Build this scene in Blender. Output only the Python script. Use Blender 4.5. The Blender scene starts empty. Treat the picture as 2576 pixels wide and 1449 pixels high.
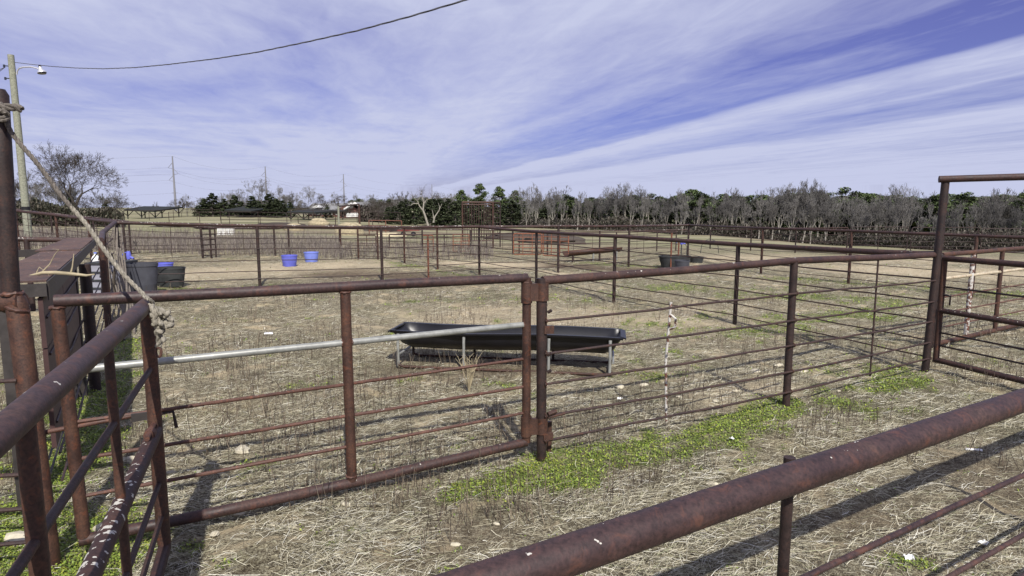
import bpy, math, random
import numpy as np
from mathutils import Vector, Matrix
S = bpy.context.scene
COL = S.collection
R = math.radians
random.seed(7)
rng = np.random.default_rng(7)

# ------------------------------------------------------------------ camera
CAMH = 2.14
F = 1580.0                      # focal length in 2576-wide pixels
PITCH = math.atan((724.5 - 521.0) / F)
cam_d = bpy.data.cameras.new('camera')
cam = bpy.data.objects.new('camera', cam_d); COL.objects.link(cam)
cam_d.sensor_width = 36.0; cam_d.lens = F / 2576 * 36
cam_d.clip_start = 0.05; cam_d.clip_end = 12000
cam.location = (0, 0, CAMH); cam.rotation_euler = (math.pi / 2 - PITCH, 0, 0)
S.camera = cam
S.render.resolution_x = 1024; S.render.resolution_y = 576
S.view_settings.view_transform = 'Standard'; S.view_settings.look = 'None'
S.view_settings.gamma = 1.0; S.view_settings.use_curve_mapping = False
S.view_settings.exposure = 0.26

# ------------------------------------------------------------------ sun and sky
SUN_EL = R(45.5); SUN_AZ = R(164)         # azimuth clockwise from +Y
sd = Vector((math.sin(SUN_AZ) * math.cos(SUN_EL), math.cos(SUN_AZ) * math.cos(SUN_EL), math.sin(SUN_EL)))
sun_d = bpy.data.lights.new('sun', 'SUN'); sun_d.energy = 5.0; sun_d.angle = R(0.6); sun_d.color = (1, 0.955, 0.88)
sun = bpy.data.objects.new('sun', sun_d); COL.objects.link(sun)
sun.rotation_euler = (-sd).to_track_quat('-Z', 'Y').to_euler(); sun.location = (3, -8, 12)

world = bpy.data.worlds.new('World'); S.world = world; world.use_nodes = True
wt = world.node_tree; wn = wt.nodes; wl = wt.links
for n in list(wn): wn.remove(n)
def W(t, **k):
    n = wn.new(t)
    for a, b in k.items(): setattr(n, a, b)
    return n
def wmath(op, a, b=None, clamp=False):
    n = W('ShaderNodeMath', operation=op, use_clamp=clamp)
    for i, v in enumerate((a, b)):
        if v is None: continue
        if isinstance(v, (int, float)): n.inputs[i].default_value = v
        else: wl.new(v, n.inputs[i])
    return n.outputs[0]
wout = W('ShaderNodeOutputWorld'); bg = W('ShaderNodeBackground'); wl.new(bg.outputs[0], wout.inputs[0])
bg.inputs[1].default_value = 0.082
sky = W('ShaderNodeTexSky', sky_type='NISHITA', sun_disc=False)
sky.sun_elevation = SUN_EL; sky.sun_rotation = SUN_AZ; sky.altitude = 100; sky.air_density = 1.0; sky.dust_density = 0.6; sky.ozone_density = 2.5
tint = W('ShaderNodeMix', data_type='RGBA', blend_type='MULTIPLY'); tint.inputs[0].default_value = 1
wl.new(sky.outputs[0], tint.inputs[6]); tint.inputs[7].default_value = (0.70, 0.55, 0.96, 1)
tc = W('ShaderNodeTexCoord'); sep = W('ShaderNodeSeparateXYZ'); wl.new(tc.outputs['Generated'], sep.inputs[0])
zz = wmath('MAXIMUM', sep.outputs[2], 0.03)
px = wmath('DIVIDE', sep.outputs[0], zz); py = wmath('DIVIDE', sep.outputs[1], zz)
tr1 = W('ShaderNodeMapRange'); tr1.inputs[1].default_value = 0.02; tr1.inputs[2].default_value = 0.26; wl.new(sep.outputs[2], tr1.inputs[0])
tmix = W('ShaderNodeMix', data_type='RGBA'); wl.new(tr1.outputs[0], tmix.inputs[0]); tmix.inputs[6].default_value = (.58, .55, .93, 1); tmix.inputs[7].default_value = (.76, .55, .98, 1)
wl.new(tmix.outputs[2], tint.inputs[7])
ca, sa = 0.97, 0.24
across = wmath('ADD', wmath('MULTIPLY', px, ca), wmath('MULTIPLY', py, sa))
along = wmath('SUBTRACT', wmath('MULTIPLY', py, ca), wmath('MULTIPLY', px, sa))
def cnoise(sx, sy, scale, detail, rough, dist, off):
    cb = W('ShaderNodeCombineXYZ')
    wl.new(wmath('MULTIPLY', across, sx), cb.inputs[0]); wl.new(wmath('MULTIPLY', along, sy), cb.inputs[1]); cb.inputs[2].default_value = off
    n = W('ShaderNodeTexNoise'); wl.new(cb.outputs[0], n.inputs['Vector'])
    n.inputs['Scale'].default_value = scale; n.inputs['Detail'].default_value = detail
    n.inputs['Roughness'].default_value = rough; n.inputs['Distortion'].default_value = dist
    return n.outputs['Fac']
n_big = cnoise(0.7, 0.22, 0.9, 4, 0.5, 0.3, 3.3)
n_str = cnoise(1.7, 0.26, 1.15, 6, 0.56, 0.9, 8.1)
n_fin = cnoise(4.0, 1.6, 1.3, 8, 0.62, 0.6, 1.7)
# bands of cirrus lie parallel in the sky; their cover depends on the distance across the bands
a2 = wmath('ADD', across, wmath('MULTIPLY', wmath('SUBTRACT', n_big, 0.5), 0.9))
mr = W('ShaderNodeMapRange'); mr.inputs[1].default_value = -10; mr.inputs[2].default_value = 20; wl.new(a2, mr.inputs[0])
cr = W('ShaderNodeValToRGB'); wl.new(mr.outputs[0], cr.inputs[0])
def A(a): return (a + 10) / 30
stops = [(-10, .78), (-2.5, .70), (-0.8, .80), (0.6, .86), (1.3, .92), (1.8, .74), (2.2, .46), (2.7, .30), (3.2, .06), (3.8, .04), (4.0, .9), (4.35, 1.0), (4.8, .62), (5.3, .42), (5.9, .18), (6.4, .85), (7.2, .95), (8.5, .62), (10, .60), (13, .78), (20, .7)]
el = cr.color_ramp.elements
el[0].position = A(stops[0][0]); el[0].color = (stops[0][1],) * 3 + (1,)
el[1].position = A(stops[-1][0]); el[1].color = (stops[-1][1],) * 3 + (1,)
for a, v in stops[1:-1]:
    e = el.new(A(a)); e.color = (v, v, v, 1)
n_blot = cnoise(0.8, 0.55, 0.8, 6, 0.55, 0.8, 5.5)
am = W('ShaderNodeMapRange'); am.inputs[1].default_value = .2; am.inputs[2].default_value = 2.0; am.inputs[3].default_value = .25; am.inputs[4].default_value = 1.05; wl.new(across, am.inputs[0])
am2 = W('ShaderNodeMapRange'); am2.inputs[1].default_value = 0; am2.inputs[2].default_value = 2.2; am2.inputs[3].default_value = 1.0; am2.inputs[4].default_value = .25; wl.new(across, am2.inputs[0])
cov = wmath('ADD', cr.outputs[0], wmath('MULTIPLY', wmath('SUBTRACT', n_str, 0.5), am.outputs[0]))
cov = wmath('ADD', cov, wmath('MULTIPLY', wmath('MULTIPLY', wmath('SUBTRACT', n_blot, 0.5), 1.7), am2.outputs[0]))
cov = wmath('ADD', cov, wmath('MULTIPLY', wmath('SUBTRACT', n_fin, 0.5), 0.55))
hz = W('ShaderNodeMapRange'); hz.inputs[1].default_value = 0.02; hz.inputs[2].default_value = 0.13; hz.inputs[3].default_value = 0.42; hz.inputs[4].default_value = 0; wl.new(sep.outputs[2], hz.inputs[0])
cov = wmath('ADD', wmath('MULTIPLY', cov, 0.92), hz.outputs[0], clamp=True)
mixc = W('ShaderNodeMix', data_type='RGBA'); wl.new(cov, mixc.inputs[0]); wl.new(tint.outputs[2], mixc.inputs[6])
mixc.inputs[7].default_value = (5.75, 6.1, 8.2, 1)
wl.new(mixc.outputs[2], bg.inputs[0])

# ------------------------------------------------------------------ geometry helpers
SP, CP = math.sin(PITCH), math.cos(PITCH)
def ray(u, v):
    a = (u - 1288) / F; b = (724.5 - v) / F
    return Vector((a, CP + b * SP, -SP + b * CP))
def Pd(u, v, y):                         # a point seen at (u, v) standing y metres in front
    r = ray(u, v); t = y / r.y
    return Vector((r.x * t, y, CAMH + r.z * t))
def Pz(u, v, z):
    r = ray(u, v); t = (z - CAMH) / r.z
    return Vector((r.x * t, r.y * t, z))
def zat(y, v): return Pd(1288, v, y).z
US = np.array([-600, 0, 300, 600, 900, 1200, 1500, 1761, 2150, 2400, 2576, 3300.])
SL = (US - 1288) / F
DD = np.array([-50, 10, 16, 24, 32, 50, 100, 200, 420, 3000.])
TB = np.array([
 [0] * 12, [0] * 12,
 [.30, .25, .20, .08, .02, 0, 0, 0, 0, 0, 0, 0],
 [.60, .48, .32, .18, .06, 0, 0, 0, 0, -.02, -.05, -.1],
 [.65, .52, .34, .22, .08, 0, -.02, -.08, -.15, -.25, -.3, -.4],
 [.60, .50, .38, .30, .12, -.05, -.35, -.62, -1.25, -1.5, -1.6, -1.8],
 [.50, .43, .30, .60, .12, -.75, -1.3, -2.16, -3.95, -4.6, -4.75, -5],
 [.40, .37, .50, .65, .0, -1.3, -2.2, -3.5, -5.3, -5.8, -6, -6],
 [0, -.2, -.2, -.2, -1.5, -3, -4, -5, -6, -6, -6, -6],
 [-2, -2, -2, -2, -3, -5, -6, -6, -6, -6, -6, -6.]])
def g(x, y):
    x = np.asarray(x, float); y = np.asarray(y, float)
    s = x / np.maximum(y, 4.0)
    s = np.clip(s, SL[0], SL[-1])
    yi = np.clip(np.searchsorted(DD, y) - 1, 0, len(DD) - 2)
    f = np.clip((y - DD[yi]) / (DD[yi + 1] - DD[yi]), 0, 1)
    si = np.clip(np.searchsorted(SL, s) - 1, 0, len(SL) - 2)
    h = np.clip((s - SL[si]) / (SL[si + 1] - SL[si]), 0, 1)
    h = h * h * (3 - 2 * h)
    return ((TB[yi, si] * (1 - h) + TB[yi, si + 1] * h) * (1 - f) + (TB[yi + 1, si] * (1 - h) + TB[yi + 1, si + 1] * h) * f)
WV = [(rng.uniform(0, 6.28), k, rng.uniform(0, 6.28), a) for k, a in [(0.9, .010), (1.3, .009), (2.1, .008), (3.3, .006), (5.1, .007), (7.7, .006), (11., .006), (15., .005), (21., .004)]]
def bump(x, y):
    b = 0
    for th, k, ph, a in WV:
        b = b + a * np.sin(k * (x * math.cos(th) + y * math.sin(th)) + ph + 1.5 * np.sin(.7 * k * (x * math.sin(th) - y * math.cos(th))))
    return b
def gz(x, y): return float(g(x, y))
def G(u, v):                             # ground point seen at (u, v)
    r = ray(u, v)
    t0, t1 = 1.0, 1.0
    while t1 < 4000:
        p = r * t1
        if CAMH + p.z < gz(p.x, p.y): break
        t0 = t1; t1 *= 1.02
    for _ in range(30):
        tm = (t0 + t1) / 2; p = r * tm
        if CAMH + p.z < gz(p.x, p.y): t1 = tm
        else: t0 = tm
    p = r * t1
    return Vector((p.x, p.y, gz(p.x, p.y)))
def X(u, y): return (u - 1288) / F * y

class MB:
    def __init__(s): s.v = []; s.f = []; s.m = []
    def tube(s, pts, r, n=12, cap=True):
        pts = [Vector(p) for p in pts]
        rs = r if isinstance(r, (list, tuple)) else [r] * len(pts)
        base = len(s.v); prev = None
        for i, p in enumerate(pts):
            a = pts[max(i - 1, 0)]; b = pts[min(i + 1, len(pts) - 1)]
            d = (b - a).normalized()
            if prev is None:
                ref = Vector((0, 0, 1)) if abs(d.z) < .9 else Vector((1, 0, 0))
                e1 = d.cross(ref).normalized()
            else:
                e1 = (prev - d * prev.dot(d)).normalized()
            prev = e1; e2 = d.cross(e1)
            for k in range(n):
                t = 2 * math.pi * k / n
                s.v.append(tuple(p + (e1 * math.cos(t) + e2 * math.sin(t)) * rs[i]))
        for i in range(len(pts) - 1):
            for k in range(n):
                k2 = (k + 1) % n
                s.f.append((base + i * n + k, base + i * n + k2, base + (i + 1) * n + k2, base + (i + 1) * n + k))
        if cap:
            s.f.append(tuple(base + k for k in range(n))[::-1])
            s.f.append(tuple(base + (len(pts) - 1) * n + k for k in range(n)))
        return s
    def box(s, c, size, rot=0, tilt=None):
        hx, hy, hz = [q / 2 for q in size]; b = len(s.v)
        M = Matrix.Rotation(rot, 3, 'Z')
        if tilt is not None: M = M @ Matrix.Rotation(tilt[1], 3, tilt[0])
        for x in (-hx, hx):
            for y in (-hy, hy):
                for z in (-hz, hz): s.v.append(tuple(Vector(c) + M @ Vector((x, y, z))))
        for f in ((0, 1, 3, 2), (4, 6, 7, 5), (0, 4, 5, 1), (2, 3, 7, 6), (0, 2, 6, 4), (1, 5, 7, 3)): s.f.append(tuple(b + i for i in f))
        return s
    def poly(s, pts):
        b = len(s.v); s.v += [tuple(p) for p in pts]; s.f.append(tuple(range(b, b + len(pts)))); return s
    def prism(s, pts, vec):
        n = len(pts); b = len(s.v); vec = Vector(vec)
        s.v += [tuple(Vector(p)) for p in pts] + [tuple(Vector(p) + vec) for p in pts]
        s.f.append(tuple(b + i for i in range(n))[::-1]); s.f.append(tuple(b + n + i for i in range(n)))
        for i in range(n): j = (i + 1) % n; s.f.append((b + i, b + j, b + n + j, b + n + i))
        return s
    def lathe(s, c, prof, n=28, sx=1, sy=1, rot=0):
        b = len(s.v); c = Vector(c)
        for r, z in prof:
            for k in range(n):
                t = 2 * math.pi * k / n; x = r * math.cos(t) * sx; y = r * math.sin(t) * sy
                s.v.append((c.x + x * math.cos(rot) - y * math.sin(rot), c.y + x * math.sin(rot) + y * math.cos(rot), c.z + z))
        for i in range(len(prof) - 1):
            for k in range(n):
                k2 = (k + 1) % n; s.f.append((b + i * n + k, b + i * n + k2, b + (i + 1) * n + k2, b + (i + 1) * n + k))
        return s
    def build(s, name, mat, parent=None, smooth=True):
        me = bpy.data.meshes.new(name)
        off = parent_world(parent)
        me.from_pydata([(a - off.x, b - off.y, c - off.z) for a, b, c in s.v], [], s.f)
        me.materials.append(mat)
        me.validate()
        if smooth:
            me.polygons.foreach_set('use_smooth', [len(p.vertices) == 4 for p in me.polygons])
            me.set_sharp_from_angle(angle=R(40))
        me.update()
        o = bpy.data.objects.new(name, me); COL.objects.link(o)
        if parent is not None: o.parent = parent
        return o
WLOC = {}
def parent_world(p):
    v = Vector((0, 0, 0))
    while p is not None: v += p.location; p = p.parent
    return v
def tag(o, label, cat=None, group=None, kind=None):
    if label: o['label'] = label
    if cat: o['category'] = cat
    if group: o['group'] = group
    if kind: o['kind'] = kind
    return o
def thing(name, loc, label, cat, group=None):
    o = bpy.data.objects.new(name, None); COL.objects.link(o); o.location = loc; o.empty_display_size = .2
    return tag(o, label, cat, group)

# ------------------------------------------------------------------ materials
def nmat(name):
    m = bpy.data.materials.new(name); m.use_nodes = True; nt = m.node_tree
    b = nt.nodes['Principled BSDF']; return m, nt, b
def N(nt, t, ins=None, **k):
    n = nt.nodes.new(t)
    for a, b in k.items(): setattr(n, a, b)
    for a, b in (ins or {}).items():
        if isinstance(b, bpy.types.NodeSocket): nt.links.new(b, n.inputs[a])
        else: n.inputs[a].default_value = b
    return n
def ramp(nt, fac, stops):
    n = nt.nodes.new('ShaderNodeValToRGB'); nt.links.new(fac, n.inputs[0]); e = n.color_ramp.elements
    e[0].position, e[0].color = stops[0][0], (*stops[0][1], 1) if not isinstance(stops[0][1], float) else (stops[0][1],) * 3 + (1,)
    e[1].position, e[1].color = stops[-1][0], (*stops[-1][1], 1) if not isinstance(stops[-1][1], float) else (stops[-1][1],) * 3 + (1,)
    for p, c in stops[1:-1]:
        q = e.new(p); q.color = (*c, 1) if not isinstance(c, float) else (c,) * 3 + (1,)
    return n.outputs[0]
def mixrgb(nt, f, a, b, mode='MIX'):
    n = nt.nodes.new('ShaderNodeMix'); n.data_type = 'RGBA'; n.blend_type = mode
    for i, v in ((0, f), (6, a), (7, b)):
        if isinstance(v, bpy.types.NodeSocket): nt.links.new(v, n.inputs[i])
        elif isinstance(v, (int, float)): n.inputs[i].default_value = v
        else: n.inputs[i].default_value = (*v, 1)
    return n.outputs[2]
def rust(name, c1, c2, c3, spots=0.0, rough=0.62, paint=None, paint_amt=0.5, scale=9):
    m, nt, b = nmat(name)
    geo = N(nt, 'ShaderNodeNewGeometry'); P = geo.outputs['Position']
    n1 = N(nt, 'ShaderNodeTexNoise', {'Vector': P, 'Scale': scale, 'Detail': 6.0, 'Roughness': .6}).outputs[0]
    n2 = N(nt, 'ShaderNodeTexNoise', {'Vector': P, 'Scale': scale * 14, 'Detail': 3.0, 'Roughness': .65}).outputs[0]
    c = ramp(nt, n1, [(.32, c1), (.52, c2), (.70, c3)])
    c = mixrgb(nt, .85, c, ramp(nt, n2, [(.28, (.38, .35, .34)), (.5, (1., 1., 1.)), (.75, (1.7, 1.6, 1.5))]), 'MULTIPLY')
    n6 = N(nt, 'ShaderNodeTexNoise', {'Vector': P, 'Scale': scale * 3.1, 'Detail': 8.0, 'Roughness': .7, 'Distortion': .8}).outputs[0]
    c = mixrgb(nt, ramp(nt, n6, [(.54, 0.0), (.66, .55)]), c, tuple(min(1, q * k_) for q, k_ in zip(c3, (1.9, 1.35, 1.0))))
    c = mixrgb(nt, ramp(nt, n6, [(.30, .6), (.40, 0.0)]), c, tuple(q * .45 for q in c1))
    if paint:
        n4 = N(nt, 'ShaderNodeTexNoise', {'Vector': P, 'Scale': 22.0, 'Detail': 5.0, 'Roughness': .6}).outputs[0]
        f = ramp(nt, n4, [(paint_amt - .03, 0.0), (paint_amt + .03, 1.0)])
        c = mixrgb(nt, f, c, paint)
    if spots > 0:
        # bird droppings and lichen on the upper side of the pipe
        n3 = N(nt, 'ShaderNodeTexNoise', {'Vector': P, 'Scale': 34.0, 'Detail': 2.0, 'Roughness': .5}).outputs[0]
        n5 = N(nt, 'ShaderNodeTexNoise', {'Vector': P, 'Scale': 3.0, 'Detail': 1.0}).outputs[0]
        up = N(nt, 'ShaderNodeSeparateXYZ', {0: geo.outputs['Normal']}).outputs[2]
        upf = N(nt, 'ShaderNodeMapRange', {0: up, 1: -.2, 2: .7, 3: -.16, 4: 0.0}).outputs[0]
        cl = N(nt, 'ShaderNodeMapRange', {0: n5, 1: .35, 2: .65, 3: -.07, 4: .04}).outputs[0]
        s = N(nt, 'ShaderNodeMath', {0: n3, 1: upf}, operation='ADD').outputs[0]
        s = N(nt, 'ShaderNodeMath', {0: s, 1: cl}, operation='ADD').outputs[0]
        f = ramp(nt, s, [(.76 - spots, 0.0), (.78 - spots, 1.0)])
        c = mixrgb(nt, f, c, (.47, .45, .40))
    nt.links.new(c, b.inputs['Base Color'])
    rr = N(nt, 'ShaderNodeMapRange', {0: n1, 1: .3, 2: .7, 3: rough - .12, 4: rough + .16}).outputs[0]
    nt.links.new(rr, b.inputs['Roughness'])
    b.inputs['Specular IOR Level'].default_value = .45
    bm = N(nt, 'ShaderNodeBump', {'Height': n2, 'Strength': .6, 'Distance': .002})
    nt.links.new(bm.outputs[0], b.inputs['Normal'])
    return m
def plain(name, c, rough=.7, var=.25, scale=8, metal=0, spec=.4, bump=.2):
    m, nt, b = nmat(name)
    P = N(nt, 'ShaderNodeNewGeometry').outputs['Position']
    n1 = N(nt, 'ShaderNodeTexNoise', {'Vector': P, 'Scale': scale, 'Detail': 7.0, 'Roughness': .62}).outputs[0]
    k = ramp(nt, n1, [(.3, tuple([1 - var] * 3)), (.7, tuple([1 + var] * 3))])
    nt.links.new(mixrgb(nt, 1, c, k, 'MULTIPLY'), b.inputs['Base Color'])
    b.inputs['Roughness'].default_value = rough; b.inputs['Metallic'].default_value = metal; b.inputs['Specular IOR Level'].default_value = spec
    if bump:
        n2 = N(nt, 'ShaderNodeTexNoise', {'Vector': P, 'Scale': scale * 6, 'Detail': 4.0}).outputs[0]
        nt.links.new(N(nt, 'ShaderNodeBump', {'Height': n2, 'Strength': bump, 'Distance': .004}).outputs[0], b.inputs['Normal'])
    return m
M = {}
M['pipe'] = rust('rusty pipe', (0.0236, 0.0123, 0.0108), (0.0415, 0.0209, 0.0180), (0.0590, 0.0310, 0.0246), spots=.045, scale=5)
M['pipe_clean'] = rust('rusty pipe smooth', (0.0271, 0.0147, 0.0143), (0.0402, 0.0217, 0.0208), (0.0591, 0.0326, 0.0269), spots=.022, scale=4, rough=.55)
M['pipe_spot'] = rust('rusty pipe with droppings', (0.0215, 0.0113, 0.0099), (0.0383, 0.0189, 0.0160), (0.0550, 0.0283, 0.0226), spots=.145, scale=5)
M['post'] = rust('rusty post', (0.0303, 0.0148, 0.0109), (0.0529, 0.0248, 0.0166), (0.0781, 0.0358, 0.0204), spots=.0, scale=6)
M['post_dark'] = rust('dark post', (0.0153, 0.0092, 0.0083), (0.0261, 0.0148, 0.0126), (0.0370, 0.0200, 0.0157), spots=.02, scale=6)
M['rod'] = rust('sucker rod', (0.0215, 0.0122, 0.0110), (0.0364, 0.0201, 0.0168), (0.0513, 0.0280, 0.0213), spots=.0, scale=8)
M['rod_rust'] = rust('rusty rod flaking', (0.0474, 0.0208, 0.0146), (0.0777, 0.0355, 0.0249), (0.1130, 0.0583, 0.0427), spots=.05, scale=14)
M['orange'] = rust('faded orange paint', (0.1266, 0.0448, 0.0238), (0.2030, 0.0767, 0.0393), (0.2555, 0.1152, 0.0638), scale=12)
M['orange_post'] = rust('orange rusted post', (0.0911, 0.0317, 0.0182), (0.1368, 0.0504, 0.0288), (0.1825, 0.0691, 0.0394), scale=12)
M['galv'] = plain('galvanized pipe', (.27, .275, .255), .42, .25, 14, .25, .5, .08)
M['white_flake'] = rust('flaking white paint', (.07, .03, .022), (.11, .05, .035), (.16, .07, .045), paint=(.52, .50, .46), paint_amt=.50, scale=9)
M['pale_pipe'] = rust('pale weathered pipe', (.32, .27, .19), (.42, .37, .27), (.48, .43, .33), paint=(.13, .08, .05), paint_amt=.62, scale=9)
M['blk'] = plain('black plastic', (.007, .007, .010), .40, .35, 5, 0, .55, .12)
M['grey_tub'] = plain('grey rubber', (.052, .054, .066), .6, .2, 6, 0, .4, .1)
M['dark_tub'] = plain('dark rubber', (.035, .037, .038), .65, .3, 6, 0, .35, .15)
M['blue'] = plain('blue plastic', (.17, .22, .60), .55, .12, 6, 0, .4, .05)
M['blue_d'] = plain('blue plastic deep', (.11, .125, .50), .6, .12, 6, 0, .4, .05)
M['cap'] = rust('brown rusted cap', (.042, .025, .021), (.078, .047, .038), (.118, .072, .054), spots=.03, rough=.8, scale=3)
M['dksteel'] = plain('dark steel', (.026, .021, .019), .55, .4, 9, .0, .5, .3)
M['greysteel'] = plain('grey steel', (.036, .031, .029), .5, .4, 9, .0, .5, .3)
M['brownpanel'] = plain('brown panel', (.055, .028, .026), .6, .25, 6, 0, .4, .2)
M['pole'] = plain('weathered pole', (.235, .24, .185), .9, .35, 16, 0, .15, .5)
M['alu'] = plain('aluminium', (.62, .62, .64), .4, .1, 8, .6, .5, 0)
M['black'] = plain('black rubber', (.012, .012, .014), .6, .2, 8, 0, .3, 0)
M['rope'] = plain('weathered rope', (.24, .22, .18), .95, .5, 60, 0, .1, .6)
M['rope_dark'] = plain('dirty rope', (.13, .115, .10), .95, .5, 60, 0, .1, .6)
M['bark'] = plain('grey bark', (.165, .145, .125), .95, .3, 3, 0, .1, 0)
M['bark_pale'] = plain('pale bark', (.27, .25, .215), .95, .25, 3, 0, .1, 0)
M['twig'] = plain('twigs', (.118, .112, .106), .95, .3, .5, 0, .1, 0)
M['twig_pale'] = plain('pale twigs', (.185, .176, .165), .95, .3, .5, 0, .1, 0)
M['twig_dark'] = plain('dark twigs', (.070, .060, .050), .95, .3, .5, 0, .1, 0)
M['stone'] = plain('pale stone', (.46, .42, .32), .9, .3, 14, 0, .2, .6)
M['roofing'] = plain('shingle roof', (.20, .20, .20), .9, .2, 2, 0, .2, 0)
M['shelter'] = plain('shelter sheet', (.02, .022, .02), .8, .2, 1, 0, .2, 0)
M['brick'] = plain('brick', (.12, .062, .052), .9, .2, 3, 0, .2, 0)
M['white'] = plain('white paint', (.72, .72, .70), .6, .12, 5, 0, .4, 0)
M['glass'] = plain('dark glass', (.03, .035, .045), .15, .1, 2, 0, .5, 0)
M['pylon'] = plain('pylon steel', (.19, .19, .21), .7, .1, .1, 0, .3, 0)
M['wire'] = plain('wire', (.10, .10, .11), .6, .1, 1, 0, .3, 0)
M['red'] = plain('red paint', (.16, .03, .03), .6, .2, 3, 0, .3, 0)
M['cream'] = plain('cream board', (.62, .55, .38), .85, .15, 2, 0, .2, 0)
M['stick'] = plain('dead wood', (.15, .13, .11), .95, .35, 20, 0, .1, .4)
M['hay'] = plain('old hay', (.34, .29, .19), .95, .35, 6, 0, .1, .6)
def colattr(name, rough=.85, trans=0.0, spec=.2):
    m, nt, b = nmat(name)
    a = N(nt, 'ShaderNodeAttribute', attribute_name='col')
    nt.links.new(a.outputs['Color'], b.inputs['Base Color']); b.inputs['Roughness'].default_value = rough; b.inputs['Specular IOR Level'].default_value = spec
    return m
M['straw'] = colattr('straw'); M['clover'] = colattr('clover leaves', .6, 0, .35); M['weed'] = colattr('dead weed')
M['needle'] = colattr('evergreen needles', .75)

# ------------------------------------------------------------------ ground
def seg_dist(x, y, a, b):
    ax, ay, bx, by = a[0], a[1], b[0], b[1]
    L = (bx - ax) ** 2 + (by - ay) ** 2
    t = np.clip(((x - ax) * (bx - ax) + (y - ay) * (by - ay)) / L, 0, 1)
    return np.hypot(x - ax - t * (bx - ax), y - ay - t * (by - ay))
def vnoise(x, y, k, seed):
    r = np.random.default_rng(seed); o = 0
    for i in range(7):
        th = r.uniform(0, 6.28); kk = k * r.uniform(.6, 1.9); ph = r.uniform(0, 6.28)
        o = o + np.sin(kk * (x * math.cos(th) + y * math.sin(th)) + ph + 1.8 * np.sin(.6 * kk * (y * math.cos(th) - x * math.sin(th)) + ph * 2))
    return o / 7 * 1.6
def V2(u, v): p = G(u, v); return (p.x, p.y)
GREEN = [  # a, b, half width, strength
    (V2(1200, 1225), V2(1480, 1190), .34, 1.4), (V2(1370, 1175), V2(1700, 1105), .36, 1.3), (V2(1700, 1105), V2(1990, 1020), .34, 1.3),
    (V2(1990, 1020), V2(2330, 950), .40, 1.0), (V2(2050, 960), V2(2340, 900), .5, .6), (V2(20, 1300), V2(110, 1400), .75, 1.3), (V2(120, 1200), V2(270, 980), .42, 1.25),
    (V2(290, 960), V2(330, 850), .42, 1.1), (V2(20, 1449), V2(250, 1420), .38, 1.3), (V2(60, 1060), V2(200, 1000), .6, 1.2),
    (V2(400, 728), V2(960, 712), .38, 1.0), (V2(960, 655), V2(1090, 680), .35, 1.1), (V2(1090, 680), V2(1206, 700), .4, .9), (V2(1360, 730), V2(1560, 790), .4, .55),
    (V2(1650, 720), V2(2250, 760), 1.2, .85), (V2(1850, 840), V2(2250, 780), .9, .8), (V2(1980, 700), V2(2560, 745), .8, .9), (V2(1480, 662), V2(1640, 672), .5, 1.1), (V2(1620, 940), V2(1800, 900), .6, .3), (V2(1250, 760), V2(1500, 745), .7, .6), (V2(1560, 850), V2(1780, 800), .9, .6), (V2(1000, 760), V2(1200, 740), .6, .5)]
def green_mask(x, y):
    m = np.zeros_like(x)
    for a, b, w, s in GREEN: m = np.maximum(m, s * np.exp(-(seg_dist(x, y, a, b) / w) ** 2))
    m = m * 1.0 + .55 * vnoise(x, y, 3.6, 5) + .50 * vnoise(x, y, 12., 6) - .46
    return np.clip(m * 1.6, 0, 1)
MUD = [(V2(860, 690), V2(1100, 700), 1.3, .9), (V2(1400, 668), V2(1620, 680), 1.0, .95), (V2(1050, 925), V2(1500, 935), .5, .5), (V2(2200, 1300), V2(2500, 1200), .5, .35), (V2(950, 1400), V2(1150, 1350), .4, .3), (V2(1050, 760), V2(1500, 1250), .3, .0)]
SAND = [(V2(480, 690), V2(860, 668), 2.0, .8), (V2(1150, 662), V2(1330, 668), .8, 1.1), (V2(1280, 672), V2(1500, 700), .3, .9), (V2(1150, 800), V2(1700, 800), 1.5, .6), (V2(2200, 680), V2(2576, 690), 2.0, .9), (V2(1800, 1000), V2(1960, 960), .3, .7), (V2(1900, 650), V2(2450, 655), 2.5, .8)]
def gmask(L, x, y, k):
    m = np.zeros_like(x)
    for a, b, w, s in L: m = np.maximum(m, s * np.exp(-(seg_dist(x, y, a, b) / w) ** 2))
    return np.clip(m + .25 * vnoise(x, y, 3., k) * (m > .08), 0, 1)
def axis(lo, hi, fine_lo, fine_hi, step, grow):
    a = list(np.arange(fine_lo, fine_hi, step)); s = step
    v = a[-1]
    while v < hi: s *= grow; v += s; a.append(v)
    s = step; v = fine_lo; pre = []
    while v > lo: s *= grow; v -= s; pre.append(v)
    return np.array(pre[::-1] + a)
xs = axis(-2500, 2500, -9, 9, .085, 1.05); ys = axis(-60, 4000, 1.5, 14, .085, 1.035)
XX, YY = np.meshgrid(xs, ys)
ZZ = g(XX, YY) + bump(XX, YY) * np.clip(1.2 - YY / 60, .0, 1)
nx, ny = len(xs), len(ys)
me = bpy.data.meshes.new('ground')
co = np.stack([XX, YY, ZZ], -1).reshape(-1, 3).astype(np.float32)
idx = np.arange(nx * ny).reshape(ny, nx)
q = np.stack([idx[:-1, :-1], idx[:-1, 1:], idx[1:, 1:], idx[1:, :-1]], -1).reshape(-1, 4)
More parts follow.
